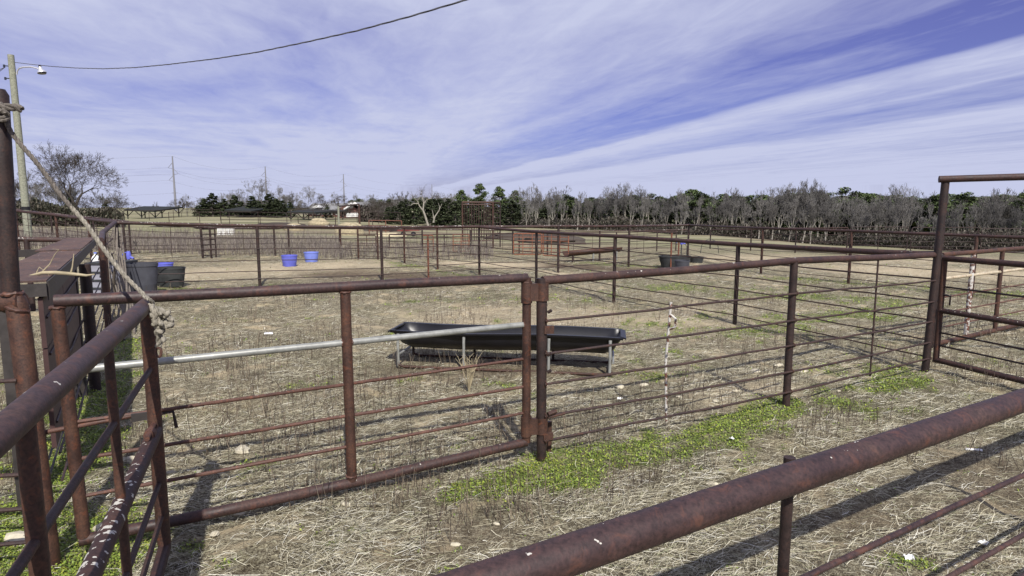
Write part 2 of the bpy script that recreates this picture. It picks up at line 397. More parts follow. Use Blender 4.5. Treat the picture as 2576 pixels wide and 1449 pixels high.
def np_mesh(name, co, faces, col=None, mat=None, smooth=False):
    me = bpy.data.meshes.new(name); n = len(co); k = faces.shape[1]
    me.vertices.add(n); me.vertices.foreach_set('co', np.ascontiguousarray(co, np.float32).ravel())
    me.loops.add(faces.size); me.loops.foreach_set('vertex_index', np.ascontiguousarray(faces, np.int32).ravel())
    me.polygons.add(len(faces)); me.polygons.foreach_set('loop_start', np.arange(0, faces.size, k, dtype=np.int32))
    me.polygons.foreach_set('loop_total', np.full(len(faces), k, np.int32))
    if smooth: me.polygons.foreach_set('use_smooth', np.ones(len(faces), bool))
    me.update(calc_edges=True)
    if col is not None:
        a = me.color_attributes.new('col', 'FLOAT_COLOR', 'POINT')
        c4 = np.ones((n, 4), np.float32); c4[:, :3] = col; a.data.foreach_set('color', c4.ravel())
    if mat: me.materials.append(mat)
    return me
masks = np.stack([green_mask(XX, YY), gmask(MUD, XX, YY, 11), gmask(SAND, XX, YY, 12)], -1).reshape(-1, 3)
gm, nt, b = nmat('winter pasture ground')
P = N(nt, 'ShaderNodeNewGeometry').outputs['Position']
at = N(nt, 'ShaderNodeSeparateColor', {0: N(nt, 'ShaderNodeAttribute', attribute_name='col').outputs['Color']})
def nz(scale, det=5., rough=.6, dist=0.):
    return N(nt, 'ShaderNodeTexNoise', {'Vector': P, 'Scale': scale, 'Detail': det, 'Roughness': rough, 'Distortion': dist}).outputs[0]
fine = nz(46., 6., .72, 1.2); mid = nz(6., 5., .65, .6); big = nz(.55, 4., .55, .4); huge = nz(.035, 4., .5, .3)
c = ramp(nt, fine, [(.33, (.030, .024, .017)), (.45, (.120, .099, .068)), (.56, (.30, .272, .19)), (.68, (.53, .505, .385))])  # darkest stop puts the shade between straws into the ground colour
c = mixrgb(nt, .9, c, ramp(nt, mid, [(.30, (.42, .38, .34)), (.5, (1., 1., 1.)), (.72, (1.3, 1.26, 1.16))]), 'MULTIPLY')
bare = N(nt, 'ShaderNodeMath', {0: ramp(nt, nz(1.6, 6., .62, .9), [(.56, 0.0), (.63, .85)]), 1: 1.0}, operation='MULTIPLY').outputs[0]
c = mixrgb(nt, bare, c, mixrgb(nt, .9, (.43, .36, .24), ramp(nt, nz(30., 6., .7), [(.3, (.5, .48, .45)), (.62, (1.15, 1.15, 1.15))]), 'MULTIPLY'))
c = mixrgb(nt, .9, c, ramp(nt, big, [(.32, (.70, .73, .66)), (.5, (1., 1., 1.)), (.7, (1.12, 1.08, 1.0))]), 'MULTIPLY')
sandc = mixrgb(nt, .8, (.52, .435, .30), ramp(nt, fine, [(.3, (.6, .58, .55)), (.6, (1.1, 1.1, 1.1))]), 'MULTIPLY')
c = mixrgb(nt, N(nt, 'ShaderNodeMath', {0: at.outputs[2], 1: .8}, operation='MULTIPLY').outputs[0], c, sandc)
mudc = mixrgb(nt, .9, (.105, .080, .058), ramp(nt, mid, [(.3, (.6, .58, .55)), (.65, (1.6, 1.6, 1.5))]), 'MULTIPLY')
c = mixrgb(nt, N(nt, 'ShaderNodeMath', {0: at.outputs[1], 1: 1.0}, operation='MULTIPLY').outputs[0], c, mudc)
grc = mixrgb(nt, .9, (.085, .130, .022), ramp(nt, fine, [(.3, (.45, .5, .5)), (.65, (1.5, 1.45, 1.2))]), 'MULTIPLY')
gf = N(nt, 'ShaderNodeMath', {0: at.outputs[0], 1: N(nt, 'ShaderNodeMapRange', {0: nz(9., 5., .7), 1: .36, 2: .58, 3: 0., 4: .85}).outputs[0]}, operation='MULTIPLY').outputs[0]
c = mixrgb(nt, gf, c, grc)
# far pasture: bands of paler and greener winter grass
sy = N(nt, 'ShaderNodeSeparateXYZ', {0: P})
farf = N(nt, 'ShaderNodeMapRange', {0: sy.outputs[1], 1: 24., 2: 48.}).outputs[0]
mp = N(nt, 'ShaderNodeMapping', {'Vector': P, 'Scale': (.25, 1., 1.)})
band = N(nt, 'ShaderNodeTexNoise', {'Vector': mp.outputs[0], 'Scale': .16, 'Detail': 5.0, 'Roughness': .6}).outputs[0]
farc = ramp(nt, band, [(.30, (.13, .105, .075)), (.43, (.25, .215, .145)), (.52, (.19, .195, .105)), (.62, (.30, .27, .185)), (.75, (.20, .19, .115))])
farc = mixrgb(nt, .6, farc, ramp(nt, nz(1.8, 6., .7), [(.3, (.7, .7, .68)), (.7, (1.25, 1.25, 1.2))]), 'MULTIPLY')
c = mixrgb(nt, farf, c, farc)
nt.links.new(c, b.inputs['Base Color']); b.inputs['Roughness'].default_value = .95; b.inputs['Specular IOR Level'].default_value = .1
h = N(nt, 'ShaderNodeMath', {0: fine, 1: N(nt, 'ShaderNodeMath', {0: mid, 1: 2.}, operation='MULTIPLY').outputs[0]}, operation='ADD').outputs[0]
nt.links.new(N(nt, 'ShaderNodeBump', {'Height': h, 'Strength': .8, 'Distance': .03}).outputs[0], b.inputs['Normal'])
gme = np_mesh('ground', co, q, masks, gm, True)
go = bpy.data.objects.new('ground', gme); COL.objects.link(go)
tag(go, 'winter pasture ground of matted straw, bare dirt and green patches', None, None, 'structure')

# ------------------------------------------------------------------ ground cover
def strips(p, d, length, width, bend, lift, col, nseg=2):
    """thin leaf strips: p base (n,3), d heading (n,2), each nseg quads"""
    n = len(p); side = np.stack([-d[:, 1], d[:, 0]], -1)
    V = []; 
    for k in range(nseg + 1):
        t = k / nseg
        c2 = p[:, :2] + d * (length * t)[:, None] + side * (bend * length * math.sin(t * math.pi))[:, None]
        z = p[:, 2] + lift[:, 0] * (1 - t) + lift[:, 1] * t + lift[:, 2] * math.sin(t * math.pi)
        w = width * (1 - .5 * t) * .5
        for sgn in (-1, 1):
            V.append(np.stack([c2[:, 0] + side[:, 0] * w * sgn, c2[:, 1] + side[:, 1] * w * sgn, z + sgn * w * .5], -1))
    V = np.stack(V, 1); m = 2 * (nseg + 1)
    base = (np.arange(n) * m)[:, None]
    fs = np.concatenate([base + np.array([[2 * k, 2 * k + 1, 2 * k + 3, 2 * k + 2]]) for k in range(nseg)], 0)
    return V.reshape(-1, 3), fs, np.repeat(col, m, 0)
def fan(n, y0, y1, pw, marg=1.2, spread=.93):
    u = rng.random(n); a = 1 - pw
    y = (y0 ** a + u * (y1 ** a - y0 ** a)) ** (1 / a)
    x = (rng.random(n) * 2 - 1) * (y * spread + marg)
    return x, y
def straw():
    n = 400000
    x, y = fan(n, 2.2, 26, 1.55)
    gmk = green_mask(x, y); mud = gmask(MUD, x, y, 11); sand = gmask(SAND, x, y, 12)
    clump = vnoise(x, y, 4.0, 21) * .5 + .5 * vnoise(x, y, 11, 22)
    keep = rng.random(n) < np.clip(.60 + .75 * clump - .75 * gmk - 1.1 * mud - .35 * sand * (y > 9), .04, 1)
    keep &= ~((vnoise(x, y, 2.3, 77) + .5 * vnoise(x, y, 6, 78) > .42) & (rng.random(n) < .72))
    x, y, gmk, mud = x[keep], y[keep], gmk[keep], mud[keep]; n = len(x)
    th = rng.uniform(0, 6.283, n) ; th = np.where(rng.random(n) < .55, rng.normal(-.15, .5, n), th)
    d = np.stack([np.cos(th), np.sin(th)], -1)
    L = rng.lognormal(-2.75, .55, n) * (1 + y * .02); L = np.clip(L, .02, .32)
    w = rng.uniform(.0014, .0034, n) * (1 + np.maximum(y - 4, 0) * .085)
    z = g(x, y) + bump(x, y) + .002
    z0 = rng.random(n) ** 2 * .022; z1 = rng.random(n) ** 2.0 * .06; lift = np.stack([z0, z1, rng.random(n) * .012], -1)
    t = rng.random(n)[:, None]
    pal = np.array([[.59, .555, .425], [.42, .385, .27], [.245, .215, .145], [.075, .062, .042], [.73, .71, .61], [.31, .315, .19]])  # the near-black straw tone also stands in for shade among the strands
    k = rng.choice(6, n, p=[.23, .20, .20, .23, .07, .07]); col = pal[k] * (0.62 + .48 * t)
    V, Fc, C = strips(np.stack([x, y, z], -1), d, L, w, rng.normal(0, .12, n), lift, col)
    o = bpy.data.objects.new('dry_grass', np_mesh('dry_grass', V, Fc, C, M['straw'])); COL.objects.link(o)
    tag(o, 'matted pale dry straw and dead grass lying over the pens', 'grass', None, 'stuff')
straw()
def clover():
    n = 900000
    x, y = fan(n, 2.2, 24, 1.5)
    gmk = green_mask(x, y)
    keep = (rng.random(n) < np.clip(gmk, 0, 1) ** 1.2 * .85 * np.clip(9. / y, .35, 1)) & (gmk > .10)
    keep |= (rng.random(n) < .010) & (vnoise(x, y, 7, 31) > .35)
    x, y = x[keep], y[keep]; n = len(x)
    if n > 260000: x, y = x[:260000], y[:260000]; n = 260000
    s = rng.uniform(.0035, .009, n) * (1 + np.maximum(y - 4, 0) * .11)
    hgt = rng.random(n) ** 1.4 * .028 * (1 + .5 * vnoise(x, y, 6, 3))
    z = g(x, y) + bump(x, y) + .004 + hgt
    th = rng.uniform(0, 6.283, n); tilt = rng.normal(0, .45, n); t2 = rng.normal(0, .45, n)
    a = np.stack([np.cos(th) * s, np.sin(th) * s, tilt * s], -1); b2 = np.stack([-np.sin(th) * s * .8, np.cos(th) * s * .8, t2 * s], -1)
    p = np.stack([x, y, z], -1)
    V = np.stack([p - a, p - b2, p + a, p + b2], 1).reshape(-1, 3)
    Fc = np.arange(4 * n).reshape(n, 4)
    t = rng.random(n)[:, None]
    col = np.array([[.125, .185, .028]]) * (.4 + 1.1 * t) + np.array([[.13, .10, .01]]) * (rng.random(n)[:, None] ** 2)
    print('clover leaves', n)
    o = bpy.data.objects.new('clover', np_mesh('clover', V, Fc, np.repeat(col, 4, 0), M['clover'])); COL.objects.link(o)
    tag(o, 'low bright green clover and chickweed growing along the fence lines', 'clover', None, 'stuff')
clover()
def stems(name, label, x, y, hmin, hmax, w, cols, forks=.35, ndir=.25):
    n = len(x); z = g(x, y) + bump(x, y) * (y < 50) - .005
    Hh = rng.uniform(hmin, hmax, n); az = rng.uniform(0, 6.28, n); le = rng.normal(0, ndir, n) * Hh
    tip = np.stack([x + np.cos(az) * le, y + np.sin(az) * le, z + Hh], -1); base = np.stack([x, y, z], -1)
    B, T, Wd = [base], [tip], [w]
    for f in range(3):
        k = rng.random(n) < forks; t = rng.uniform(.35, .85, k.sum())[:, None]
        q = base[k] + (tip[k] - base[k]) * t; az2 = rng.uniform(0, 6.28, k.sum()); l2 = Hh[k] * rng.uniform(.12, .38, k.sum())
        B.append(q); T.append(q + np.stack([np.cos(az2) * l2 * .7, np.sin(az2) * l2 * .7, l2 * .8], -1)); Wd.append(w[k] * .7)
    B = np.concatenate(B); T = np.concatenate(T); Wd = np.concatenate(Wd); m = len(B)
    V = []; 
    for ang in (0, 2.094, 4.189):
        V.append(B + np.stack([np.cos(ang) * Wd, np.sin(ang) * Wd, 0 * Wd], -1))
    for ang in (0, 2.094, 4.189):
        V.append(T + np.stack([np.cos(ang) * Wd * .5, np.sin(ang) * Wd * .5, 0 * Wd], -1))
    V = np.stack(V, 1).reshape(-1, 3); bi = (np.arange(m) * 6)[:, None]
    Fc = np.concatenate([bi + np.array([[k, (k + 1) % 3, 3 + (k + 1) % 3, 3 + k]]) for k in range(3)], 0)
    c = np.array(cols)[rng.choice(len(cols), m)] * rng.uniform(.7, 1.3, m)[:, None]
    o = bpy.data.objects.new(name, np_mesh(name, V, Fc, np.repeat(c, 6, 0), M['weed'])); COL.objects.link(o)
    return tag(o, label, 'weeds', None, 'stuff')
x, y = fan(17000, 2.6, 17, 1.01, .3, .9)
dn = vnoise(x, y, 1.1, 41) + .35 * vnoise(x, y, 3.3, 42) + .35 * ((x < 0) & (y > 4.2) & (y < 11)) - .25 * (y < 4)
dn = dn - 1.1 * np.clip(green_mask(x, y), 0, .6) - .75 * (y < 3.9 + .56 * x)
k = (dn > .10); x, y = x[k], y[k]
stems('dead_weeds', 'thin dark dead weed stalks standing in the straw of the pens', x, y, .05, .30, rng.uniform(.0012, .0026, len(x)) * (1 + .06 * y), [[.085, .065, .052], [.15, .115, .085], [.06, .046, .038], [.27, .22, .16]])
# tall dead weeds beyond the back fence
n = 16000
yy = rng.uniform(25.2, 40, n); uu = rng.uniform(-60, 1240, n); xx = (uu - 1288) / F * yy
k = rng.random(n) < np.clip(1.15 - (yy - 25) / 15 + .35 * vnoise(xx, yy, 1.0, 51) - .5 * (uu > 860), 0, 1)
stems('tall_dead_weeds', 'tall grey brown dead weeds standing beyond the back pen fence', xx[k], yy[k], .2, .70, rng.uniform(.006, .011, k.sum()), [[.17, .145, .135], [.12, .10, .095], [.22, .19, .165], [.28, .25, .20]], .6)

# ------------------------------------------------------------------ stones
ST = [(690, 1322, .045), (735, 1325, .042), (607, 1250, .035), (870, 1270, .05), (520, 1262, .035), (905, 1385, .05), (935, 1092, .025), (980, 1215, .05), (1130, 1160, .05), (1182, 1140, .045),
      (610, 1135, .12), (540, 1345, .05), (690, 1256, .04), (600, 1295, .05), (430, 1190, .05), (1040, 1175, .04), (1270, 1085, .03), (1900, 935, .10), (2020, 935, .12), (1960, 920, .09), (1850, 985, .05), (1790, 985, .05),
      (1710, 1000, .05), (1740, 970, .045), (1560, 975, .09), (1620, 970, .08), (1790, 1220, .06), (1145, 1372, .04), (1250, 1320, .03), (1490, 1160, .03), (1000, 1240, .035), (2230, 1140, .03), (320, 1160, .10), (280, 1330, .13), (50, 1360, .14), (560, 1040, .03), (1800, 1010, .06), (1840, 960, .05), (1880, 890, .06), (2110, 985, .03), (1290, 1045, .03), (1330, 1100, .04)]
def stone(u, v, r, i):
    p = G(u, v); mb = MB(); rr = random.Random(i); n = 9; m = 6
    for a in range(m + 1):
        ph = math.pi * a / m
        for k in range(n):
            t = 2 * math.pi * k / n; q = r * (1 + .25 * math.sin(2 * t + i) * math.sin(ph) + rr.uniform(-.14, .14) * (0 < a < m))
            mb.v.append((p.x + q * math.sin(ph) * math.cos(t) * 1.15, p.y + q * math.sin(ph) * math.sin(t) * .9, p.z + .006 + q * .5 * math.cos(ph)))
    for a in range(m):
        for k in range(n): mb.f.append((a * n + k, (a + 1) * n + k, (a + 1) * n + (k + 1) % n, a * n + (k + 1) % n))
    o = mb.build('stone', M['stone'])
    c = Vector(p); o.data.transform(Matrix.Translation(-c)); o.location = c
    return o
BIGST = {(280, 1330): 'large grey stone in the clover beside the gate end', (50, 1360): 'flat grey stone in the clover at the bottom left', (320, 1160): 'grey stone half sunk in the shaded clover', (610, 1135): 'flat tan rock in the straw behind the gate',
         (690, 1322): 'round pale stone in the straw below the gate bottom rail, left of a pair', (735, 1325): 'round pale stone in the straw below the gate bottom rail, right of a pair'}
for i, (u, v, r) in enumerate(ST):
    lb = BIGST.get((u, v))
    if v > 1000 and u < 1400 and not lb: gl, gr = 'small pale limestone in the straw around the near gate', 'small stones around the near gate'
    elif not lb: gl, gr = 'pale limestone lying in the straw along the right hand fence', 'stones along the right hand fence'
    else: gl, gr = lb, None
    tag(stone(u, v, r * .62, i), gl, 'stone', gr)

# ------------------------------------------------------------------ fences
def sagline(a, b, n=7, sag=.008, wob=.006):
    pts = []
    for i in range(n + 1):
        t = i / n; p = a.lerp(b, t); e = math.sin(math.pi * t)
        pts.append(p + Vector((random.uniform(-wob, wob) * e, random.uniform(-wob, wob) * e, -sag * e + random.uniform(-wob, wob) * e)))
    return pts
FR = [.205, .39, .56, .735, .885]
def fence(name, label, posts, cat='fence', group=None, fr=FR, rp=.038, rt=.037, rr=.0105, mt='pipe', mp='post', mr='rod', spacers=(), skip=(), ext0=0, ext1=0, seg=8, notop=False, clips=False):
    """posts: (u base, v base, v top) or a world triple ('w', x, y, ztop)"""
    B = []
    for p in posts:
        if p[0] == 'w': x, y, zt = p[1:]; z = gz(x, y)
        else:
            q = G(p[0], p[1]); x, y, z = q; zt = zat(y, p[2])
        B.append((Vector((x, y, z)), zt))
    root = thing(name, B[0][0], label, cat, group)
    for i, (q, zt) in enumerate(B):
        if i in skip: continue
        MB().tube([q + Vector((0, 0, -.05)), Vector((q.x, q.y, zt - rt * .4))], rp, 14).build('post', M[mp], root)
    tops = [Vector((q.x, q.y, zt)) for q, zt in B]
    if ext0: tops[0] = tops[0] + (tops[0] - tops[1]).normalized() * ext0
    if ext1: tops[-1] = tops[-1] + (tops[-1] - tops[-2]).normalized() * ext1
    pts = [tops[0]]
    for a, b2 in zip(tops[:-1], tops[1:]):
        pts += sagline(a, b2, 4, .004, .004)[1:]
    if not notop: MB().tube(pts, rt, 14).build('top_rail', M[mt], root)
    for f in fr:
        pp = None
        for (q, zt), (q2, zt2) in zip(B[:-1], B[1:]):
            a = Vector((q.x, q.y, q.z + (zt - q.z) * (1 - f))); b2 = Vector((q2.x, q2.y, q2.z + (zt2 - q2.z) * (1 - f)))
            dn = (b2 - a).cross(Vector((0, 0, 1))).normalized()
            if dn.y > 0: dn = -dn
            off = dn * (rp + rr * .6)
            l = sagline(a + off, b2 + off, seg, .006, .007)
            pp = l if pp is None else pp + l[1:]
        MB().tube(pp, rr, 7).build('rail', M[mr], root)
        if clips:
            for (q, zt) in B:
                z_ = q.z + (zt - q.z) * (1 - f); cb_ = Vector((q.x, q.y, z_)); ax = (B[-1][0] - B[0][0]).normalized(); ax.z = 0; sd2 = ax.cross(Vector((0, 0, 1))); sd2 = -sd2 if sd2.y > 0 else sd2
                o_ = cb_ + sd2 * (rp + rr * .6); MB().tube([o_ + Vector((0, 0, rr * 2.2)) - sd2 * rr + ax * .012, o_ + sd2 * rr * 1.2 + Vector((0, 0, rr * .6)) + ax * .012, o_ + sd2 * rr * 1.2 - Vector((0, 0, rr * .8)) + ax * .010, o_ - Vector((0, 0, rr * 2.4)) - sd2 * rr + ax * .008], .0052, 6).build('wire_clip', M['post'], root)
    for (i, t, r, f0, f1, mm) in spacers:
        q, zt = B[i]; q2, zt2 = B[i + 1]; c = q.lerp(q2, t); z = zt + (zt2 - zt) * t; h = z - c.z
        MB().tube([(c.x, c.y, c.z + h * (1 - f1)), (c.x + random.uniform(-.01, .01), c.y, c.z + h * (1 - f0))], r, 8).build('spacer', M[mm], root)
    return root, B

Hd = (1362, 1155, 706); Bd = (1977, 1024, 656); Ad = (2327, 932, 641)
def split_fr(pl, B):  # fractions so that rails pass through the measured heights
    return pl
# right hand fence from the hinge post to the tall portal post
fence('pipe_fence', 'near brown pipe fence with five rods running right from the gate hinge post', [Hd, Bd, Ad], fr=[.215, .395, .565, .745, .885], rp=.04, rt=.037, rr=.0115, mp='post_dark',
      spacers=[(1, .55, .011, .0, .93, 'rod')], skip=(2,), seg=10, clips=True)
wf = G(1676, 1066)
root = thing('fence_strap', wf, 'thin upright strap with flaking white paint wired to the near fence', 'strap')
MB().tube([wf, wf.lerp(Vector((X(1684, wf.y), wf.y, zat(wf.y, 910))), 1), (X(1692, wf.y), wf.y - .01, zat(wf.y, 760))], .013, 8).build('strap', M['white_flake'], root)
zc = zat(wf.y, 812)
MB().tube([(X(1692, wf.y), wf.y - .02, zc - .06), (X(1702, wf.y), wf.y - .05, zc - .03), (X(1702, wf.y), wf.y - .05, zc + .05), (X(1692, wf.y), wf.y - .02, zc + .08)], .012, 8).build('clamp', M['white_flake'], root)
# middle fence, running back from the portal post
rF2, BF2 = fence('pipe_fence', 'brown pipe fence running back from the tall right post to the middle fence', [Ad, (1848, 817, 615), (1544, 763, 594), (1349, 716, 583), (1206, 692, 571)],
      rp=.038, rt=.042, rr=.0105, mp='post_dark', skip=(0,), fr=[.20, .385, .55, .725, .87])
# front long fence: left corner C .. T .. right
rF3, BF3 = fence('pipe_fence', 'long brown pipe fence with white droppings crossing the middle from the left corner',
      [(306, 735, 560), (654, 720, 568), (962, 708, 572), (1206, 692, 570), (1404, 686, 569), (1581, 672, 569), (1730, 646, 566)],
      rp=.04, rt=.042, rr=.011, mt='pipe_spot', mp='post_dark', skip=(3,), fr=[.20, .375, .565, .745, .87])
fence('pipe_fence', 'brown pipe fence on the right crossing behind the portal post', [(1730, 646, 566), (1914, 687, 574), (2134, 713, 581), (2443, 748, 593), (2720, 775, 603)],
      rp=.04, rt=.040, rr=.010, mp='post', skip=(0,), fr=[.24, .44, .60, .76, .9])
fence('pipe_fence', 'short brown pipe fence slanting back left from the middle junction post', [(1206, 692, 571), (1101, 677, 573), (1018, 663, 573), (951, 654, 573), (902, 652, 573), (858, 646, 572)],
      rp=.036, rt=.035, rr=.010, mp='post', skip=(0,), mt='pipe_spot')
fence('pipe_fence', 'far brown pipe fence along the back of the left pen', [(318, 668, 560), (532, 650, 573), (692, 644, 574), (728, 643, 574), (856, 642, 575), (1063, 641, 577), (1185, 640, 578), (1290, 640, 579), (1377, 641, 580), (1508, 640, 581), (1730, 642, 578)],
      rp=.036, rt=.028, rr=.009, mp='post_dark', fr=[.18, .36, .54, .72, .88], spacers=[(i, .5, .01, 0, .9, 'rod') for i in (0, 1, 4, 5, 7, 8, 9)], mt='pipe_spot')
fence('pipe_fence', 'inner brown pipe fence crossing the far pens behind the rusty feed bunk', [(980, 630, 590), (1118, 632, 590), (1224, 634, 588), (1306, 636, 586), (1430, 634, 585), (1550, 634, 584), (1652, 632, 583), (1700, 631, 582)], rp=.03, rt=.024, rr=.010, mp='post_dark', mr='rod', fr=[.2, .4, .6, .8], spacers=[(i, .5, .008, 0, .9, 'rod') for i in range(6)])
# panels far right
pan = [(1786, 626, 578), (1888, 631, 577), (2000, 636, 574), (2129, 641, 573)]
fence('pipe_fence', 'thin far panel fence on the right, in front of the pale field', pan, rp=.035, rt=.03, rr=.012, mp='post_dark', fr=[.25, .5, .75, .95])
def panel_gate(u0, u1, vt, vb, y, label, rr=.024, n=4, mat='pipe', nv=1, name='panel_gate', cat='gate', y1=None, matr=None, group=None, corner=.12):
    y1 = y1 or y; a = Vector((X(u0, y), y, 0)); b2 = Vector((X(u1, y1), y1, 0))
    za0, za1 = zat(y, vb), zat(y, vt); root = thing(name, Vector((a.x, a.y, za0)), label, cat, group); d = (b2 - a)
    L = d.length; dn = d / L
    zb0 = za0 if y1 == y else zat(y1, vb) if False else za0
    def at(s, z): return Vector((a.x + dn.x * s, a.y + dn.y * s, z))
    c = corner; mb = MB()
    loop = [at(0, za0 + c), at(0, za1 - c), at(c * .3, za1 - c * .3), at(c, za1), at(L - c, za1), at(L - c * .3, za1 - c * .3), at(L, za1 - c), at(L, za0 + c), at(L - c * .3, za0 + c * .3), at(L - c, za0), at(c, za0), at(c * .3, za0 + c * .3), at(0, za0 + c)]
    mb.tube(loop, rr, 9, False).build('frame', M[mat], root)
    for i in range(n):
        z = za0 + (za1 - za0) * (i + 1) / (n + 1)
        MB().tube([at(0, z), at(L, z)], rr * .6, 7).build('rail', M[matr or mat], root)
    for i in range(nv):
        s = L * (i + 1) / (nv + 1); MB().tube([at(s, za0), at(s, za1)], rr * .7, 7).build('upright', M[mat], root)
    return root
panel_gate(2136, 2281, 571, 630, 33, 'dark far panel gate just left of the portal post, against the brush', mat='post_dark')
panel_gate(2290, 2457, 572, 632, 33, 'dark far panel gate with round corners behind the portal post', mat='post_dark')
panel_gate(2466, 2640, 575, 634, 33, 'dark far panel gate at the right edge, against the brush', mat='post_dark')
panel_gate(1292, 1362, 588, 640, 26.2, 'faded orange pen gate in the middle distance, left of a pair', mat='orange', nv=2, n=5, corner=.05)
panel_gate(1366, 1430, 586, 642, 25.6, 'faded orange pen gate in the middle distance, right of a pair', mat='orange', nv=2, n=5, corner=.05, y1=24.8)
panel_gate(1140, 1180, 590, 632, 29.5, 'small faded orange gate left of the middle junction post', mat='orange', nv=1, n=4, corner=.05)
panel_gate(1062, 1090, 592, 634, 29.0, 'short orange rusted gate panel behind the slanting fence', mat='orange', nv=1, n=3, corner=.05)
panel_gate(900, 946, 592, 635, 30, 'short rust brown gate panel left of the slanting fence', mat='post', nv=1, n=3, corner=.05)
for (ub, vb, vt, lb) in [(1078, 700, 592, 'short orange rusted post standing in front of the slanting fence'), (1687, 676, 587, 'orange rusted post rising in front of the black water tank'), (1706, 662, 606, 'short orange rusted post beside the blue hydrant')]:
    q = G(ub, vb); zt = zat(q.y, vt); t = thing('steel_post', q, lb, 'post')
    MB().tube([q + Vector((0, 0, -.05)), (q.x, q.y, zt)], .028, 10).build('shaft', M['orange_post'], t)
    MB().box((q.x, q.y, zt + .004), (.075, .06, .012)).build('cap', M['orange_post'], t)
# fences on the left, rising with the ground
fence('pipe_fence', 'upper left pipe fence rising to the left, top rail at the horizon', [(306, 700, 559), (232, 668, 551), (150, 652, 541), (50, 640, 530), (-60, 632, 520)],
      rp=.04, rt=.048, rr=.009, mt='pipe', mp='post', fr=[.16, .30, .44, .58, .72, .86], skip=(0,), spacers=[(i, t, .009, 0, .95, 'rod') for i in range(4) for t in (.35, .7)])
fence('pipe_fence', 'farther left pipe fence with white droppings along its top rail', [(330, 640, 557), (240, 628, 547), (135, 620, 537), (28, 614, 524), (-80, 610, 516)],
      rp=.035, rt=.03, rr=.009, mt='pipe_spot', mp='post_dark', fr=[.2, .4, .6, .8], spacers=[(i, t, .009, 0, .95, 'rod') for i in range(4) for t in (.3, .65)])
t = thing('rail_fence', Vector((X(-30, 12), 12, gz(X(-30, 12), 12))), 'two heavy dark horizontal rails with white droppings behind the chute wall', 'fence')
a, b2 = Pd(-60, 600, 12), Pd(180, 604, 12.6); MB().tube([a, b2], .05, 10).build('rail', M['pipe_spot'], t)
a2_, b3 = Pd(-60, 640, 11), Pd(118, 637, 11.6); MB().box((a2_ + b3) / 2, ((b3 - a2_).length, .05, .13), math.atan2(b3.y - a2_.y, b3.x - a2_.x)).build('rail', M['dksteel'], t)
for p in (Pd(-20, 600, 12), Pd(66, 602, 12.3)):
    MB().tube([(p.x, p.y, gz(p.x, p.y) - .05), p], .05, 10).build('post', M['post_dark'], t)
# distant pens on the far left
def farfence(uv, y, label, top=1.15, n=3, r=.03, mat='post_dark', step=2.6, name='pen_fence'):
    u0, u1 = uv; x0, x1 = X(u0, y), X(u1, y); k = max(2, int((x1 - x0) / step)); q0 = Vector((x0, y, gz(x0, y)))
    root = thing(name, q0, label, 'fence'); P3 = []
    for i in range(k + 1):
        xx = x0 + (x1 - x0) * i / k; yy = y + math.sin(i * .9) * .3; z = gz(xx, yy); P3.append(Vector((xx, yy, z)))
        MB().tube([(xx, yy, z - .05), (xx, yy, z + top)], r, 6).build('post', M[mat], root)
    for j in range(n):
        h = top * (j + 1) / n
        MB().tube([p + Vector((0, 0, h)) for p in P3], r * (.9 if j == n - 1 else .6), 6).build('rail', M[mat], root)
farfence((318, 560), 84, 'distant pen fence under the leftmost open shelter', 1.35)
farfence((430, 800), 66, 'distant pen fence crossing in front of the open shelters', 1.25)
farfence((560, 940), 52, 'distant low pen fence behind the middle of the long fence', 1.1, 4)
farfence((735, 1010), 78, 'distant pen fence in front of the house', 1.5, 3, .035)
farfence((930, 1010), 45, 'short distant rusty pen fence right of the round bale ring', 1.1, 3, .03, 'orange_post', 1.5)

# ------------------------------------------------------------------ near left: gate post, gates, chute wall
def weld(c, ax, r, par, w=.008):
    ax = Vector(ax).normalized(); e1 = ax.cross(Vector((.3, .9, .2))).normalized(); e2 = ax.cross(e1); c = Vector(c); wr = random.Random(int(c.x * 1000)); pts = []; rs_ = []
    for k in range(25):
        a = 6.2832 * k / 24; pts.append(c + (e1 * math.cos(a) + e2 * math.sin(a)) * r + ax * wr.uniform(-.004, .004)); rs_.append(w * wr.uniform(.6, 1.3))
    MB().tube(pts, rs_, 7, False).build('weld_bead', M['rod_rust'], par)
L2b = G(127, 1426); L2t = Pz(64, 752, 1.60)
L2b = Vector((L2b.x, L2b.y, 0)); L2t = Vector((L2b.x - .02, L2b.y, zat(L2b.y, 752)))
t = thing('gate_post', L2b, 'tall leaning rust brown gate post at the left with a rope tied near its top', 'post')
MB().tube([L2b + Vector((0, 0, -.05)), L2t + Vector((-.02, 0, -.03)), L2t + Vector((-.028, 0, .0)), L2t + Vector((-.04, 0, .02))], [.057, .056, .050, .030], 18).build('lower_post', M['post'], t)
yL = L2b.y
pt = [Pd(28, 775, yL), Pd(18, 600, yL), Pd(8, 420, yL), Pd(-3, 238, yL)]
dv = (pt[-1] - pt[-2]).normalized()
MB().tube(pt + [pt[-1] + dv * .03], [.047, .047, .046, .046, .030], 16).build('upper_post', M['post_dark'], t)
weld(Pd(30, 738, yL), (0, 0, 1), .050, t, .011); weld(L2t + Vector((-.02, 0, -.05)), (.4, 0, 1), .056, t, .010); jn = Pd(34, 757, yL); MB().tube([jn + Vector((-.045, 0, -.015)), jn + Vector((.05, 0, .0))], [.058, .055], 14).build('weld_collar', M['post'], t)
# fence going left out of frame from the gate post
zt = jn.z
fence('pipe_fence', 'short brown pipe fence running left out of frame from the tall gate post', [('w', L2b.x - 1.9, L2b.y - .3, zt - .02), ('w', L2b.x - .05, L2b.y, zt - .02)], fr=[.27, .46, .62, .75, .88], rp=.045, rt=.04, rr=.013, mt='post', skip=(1,))
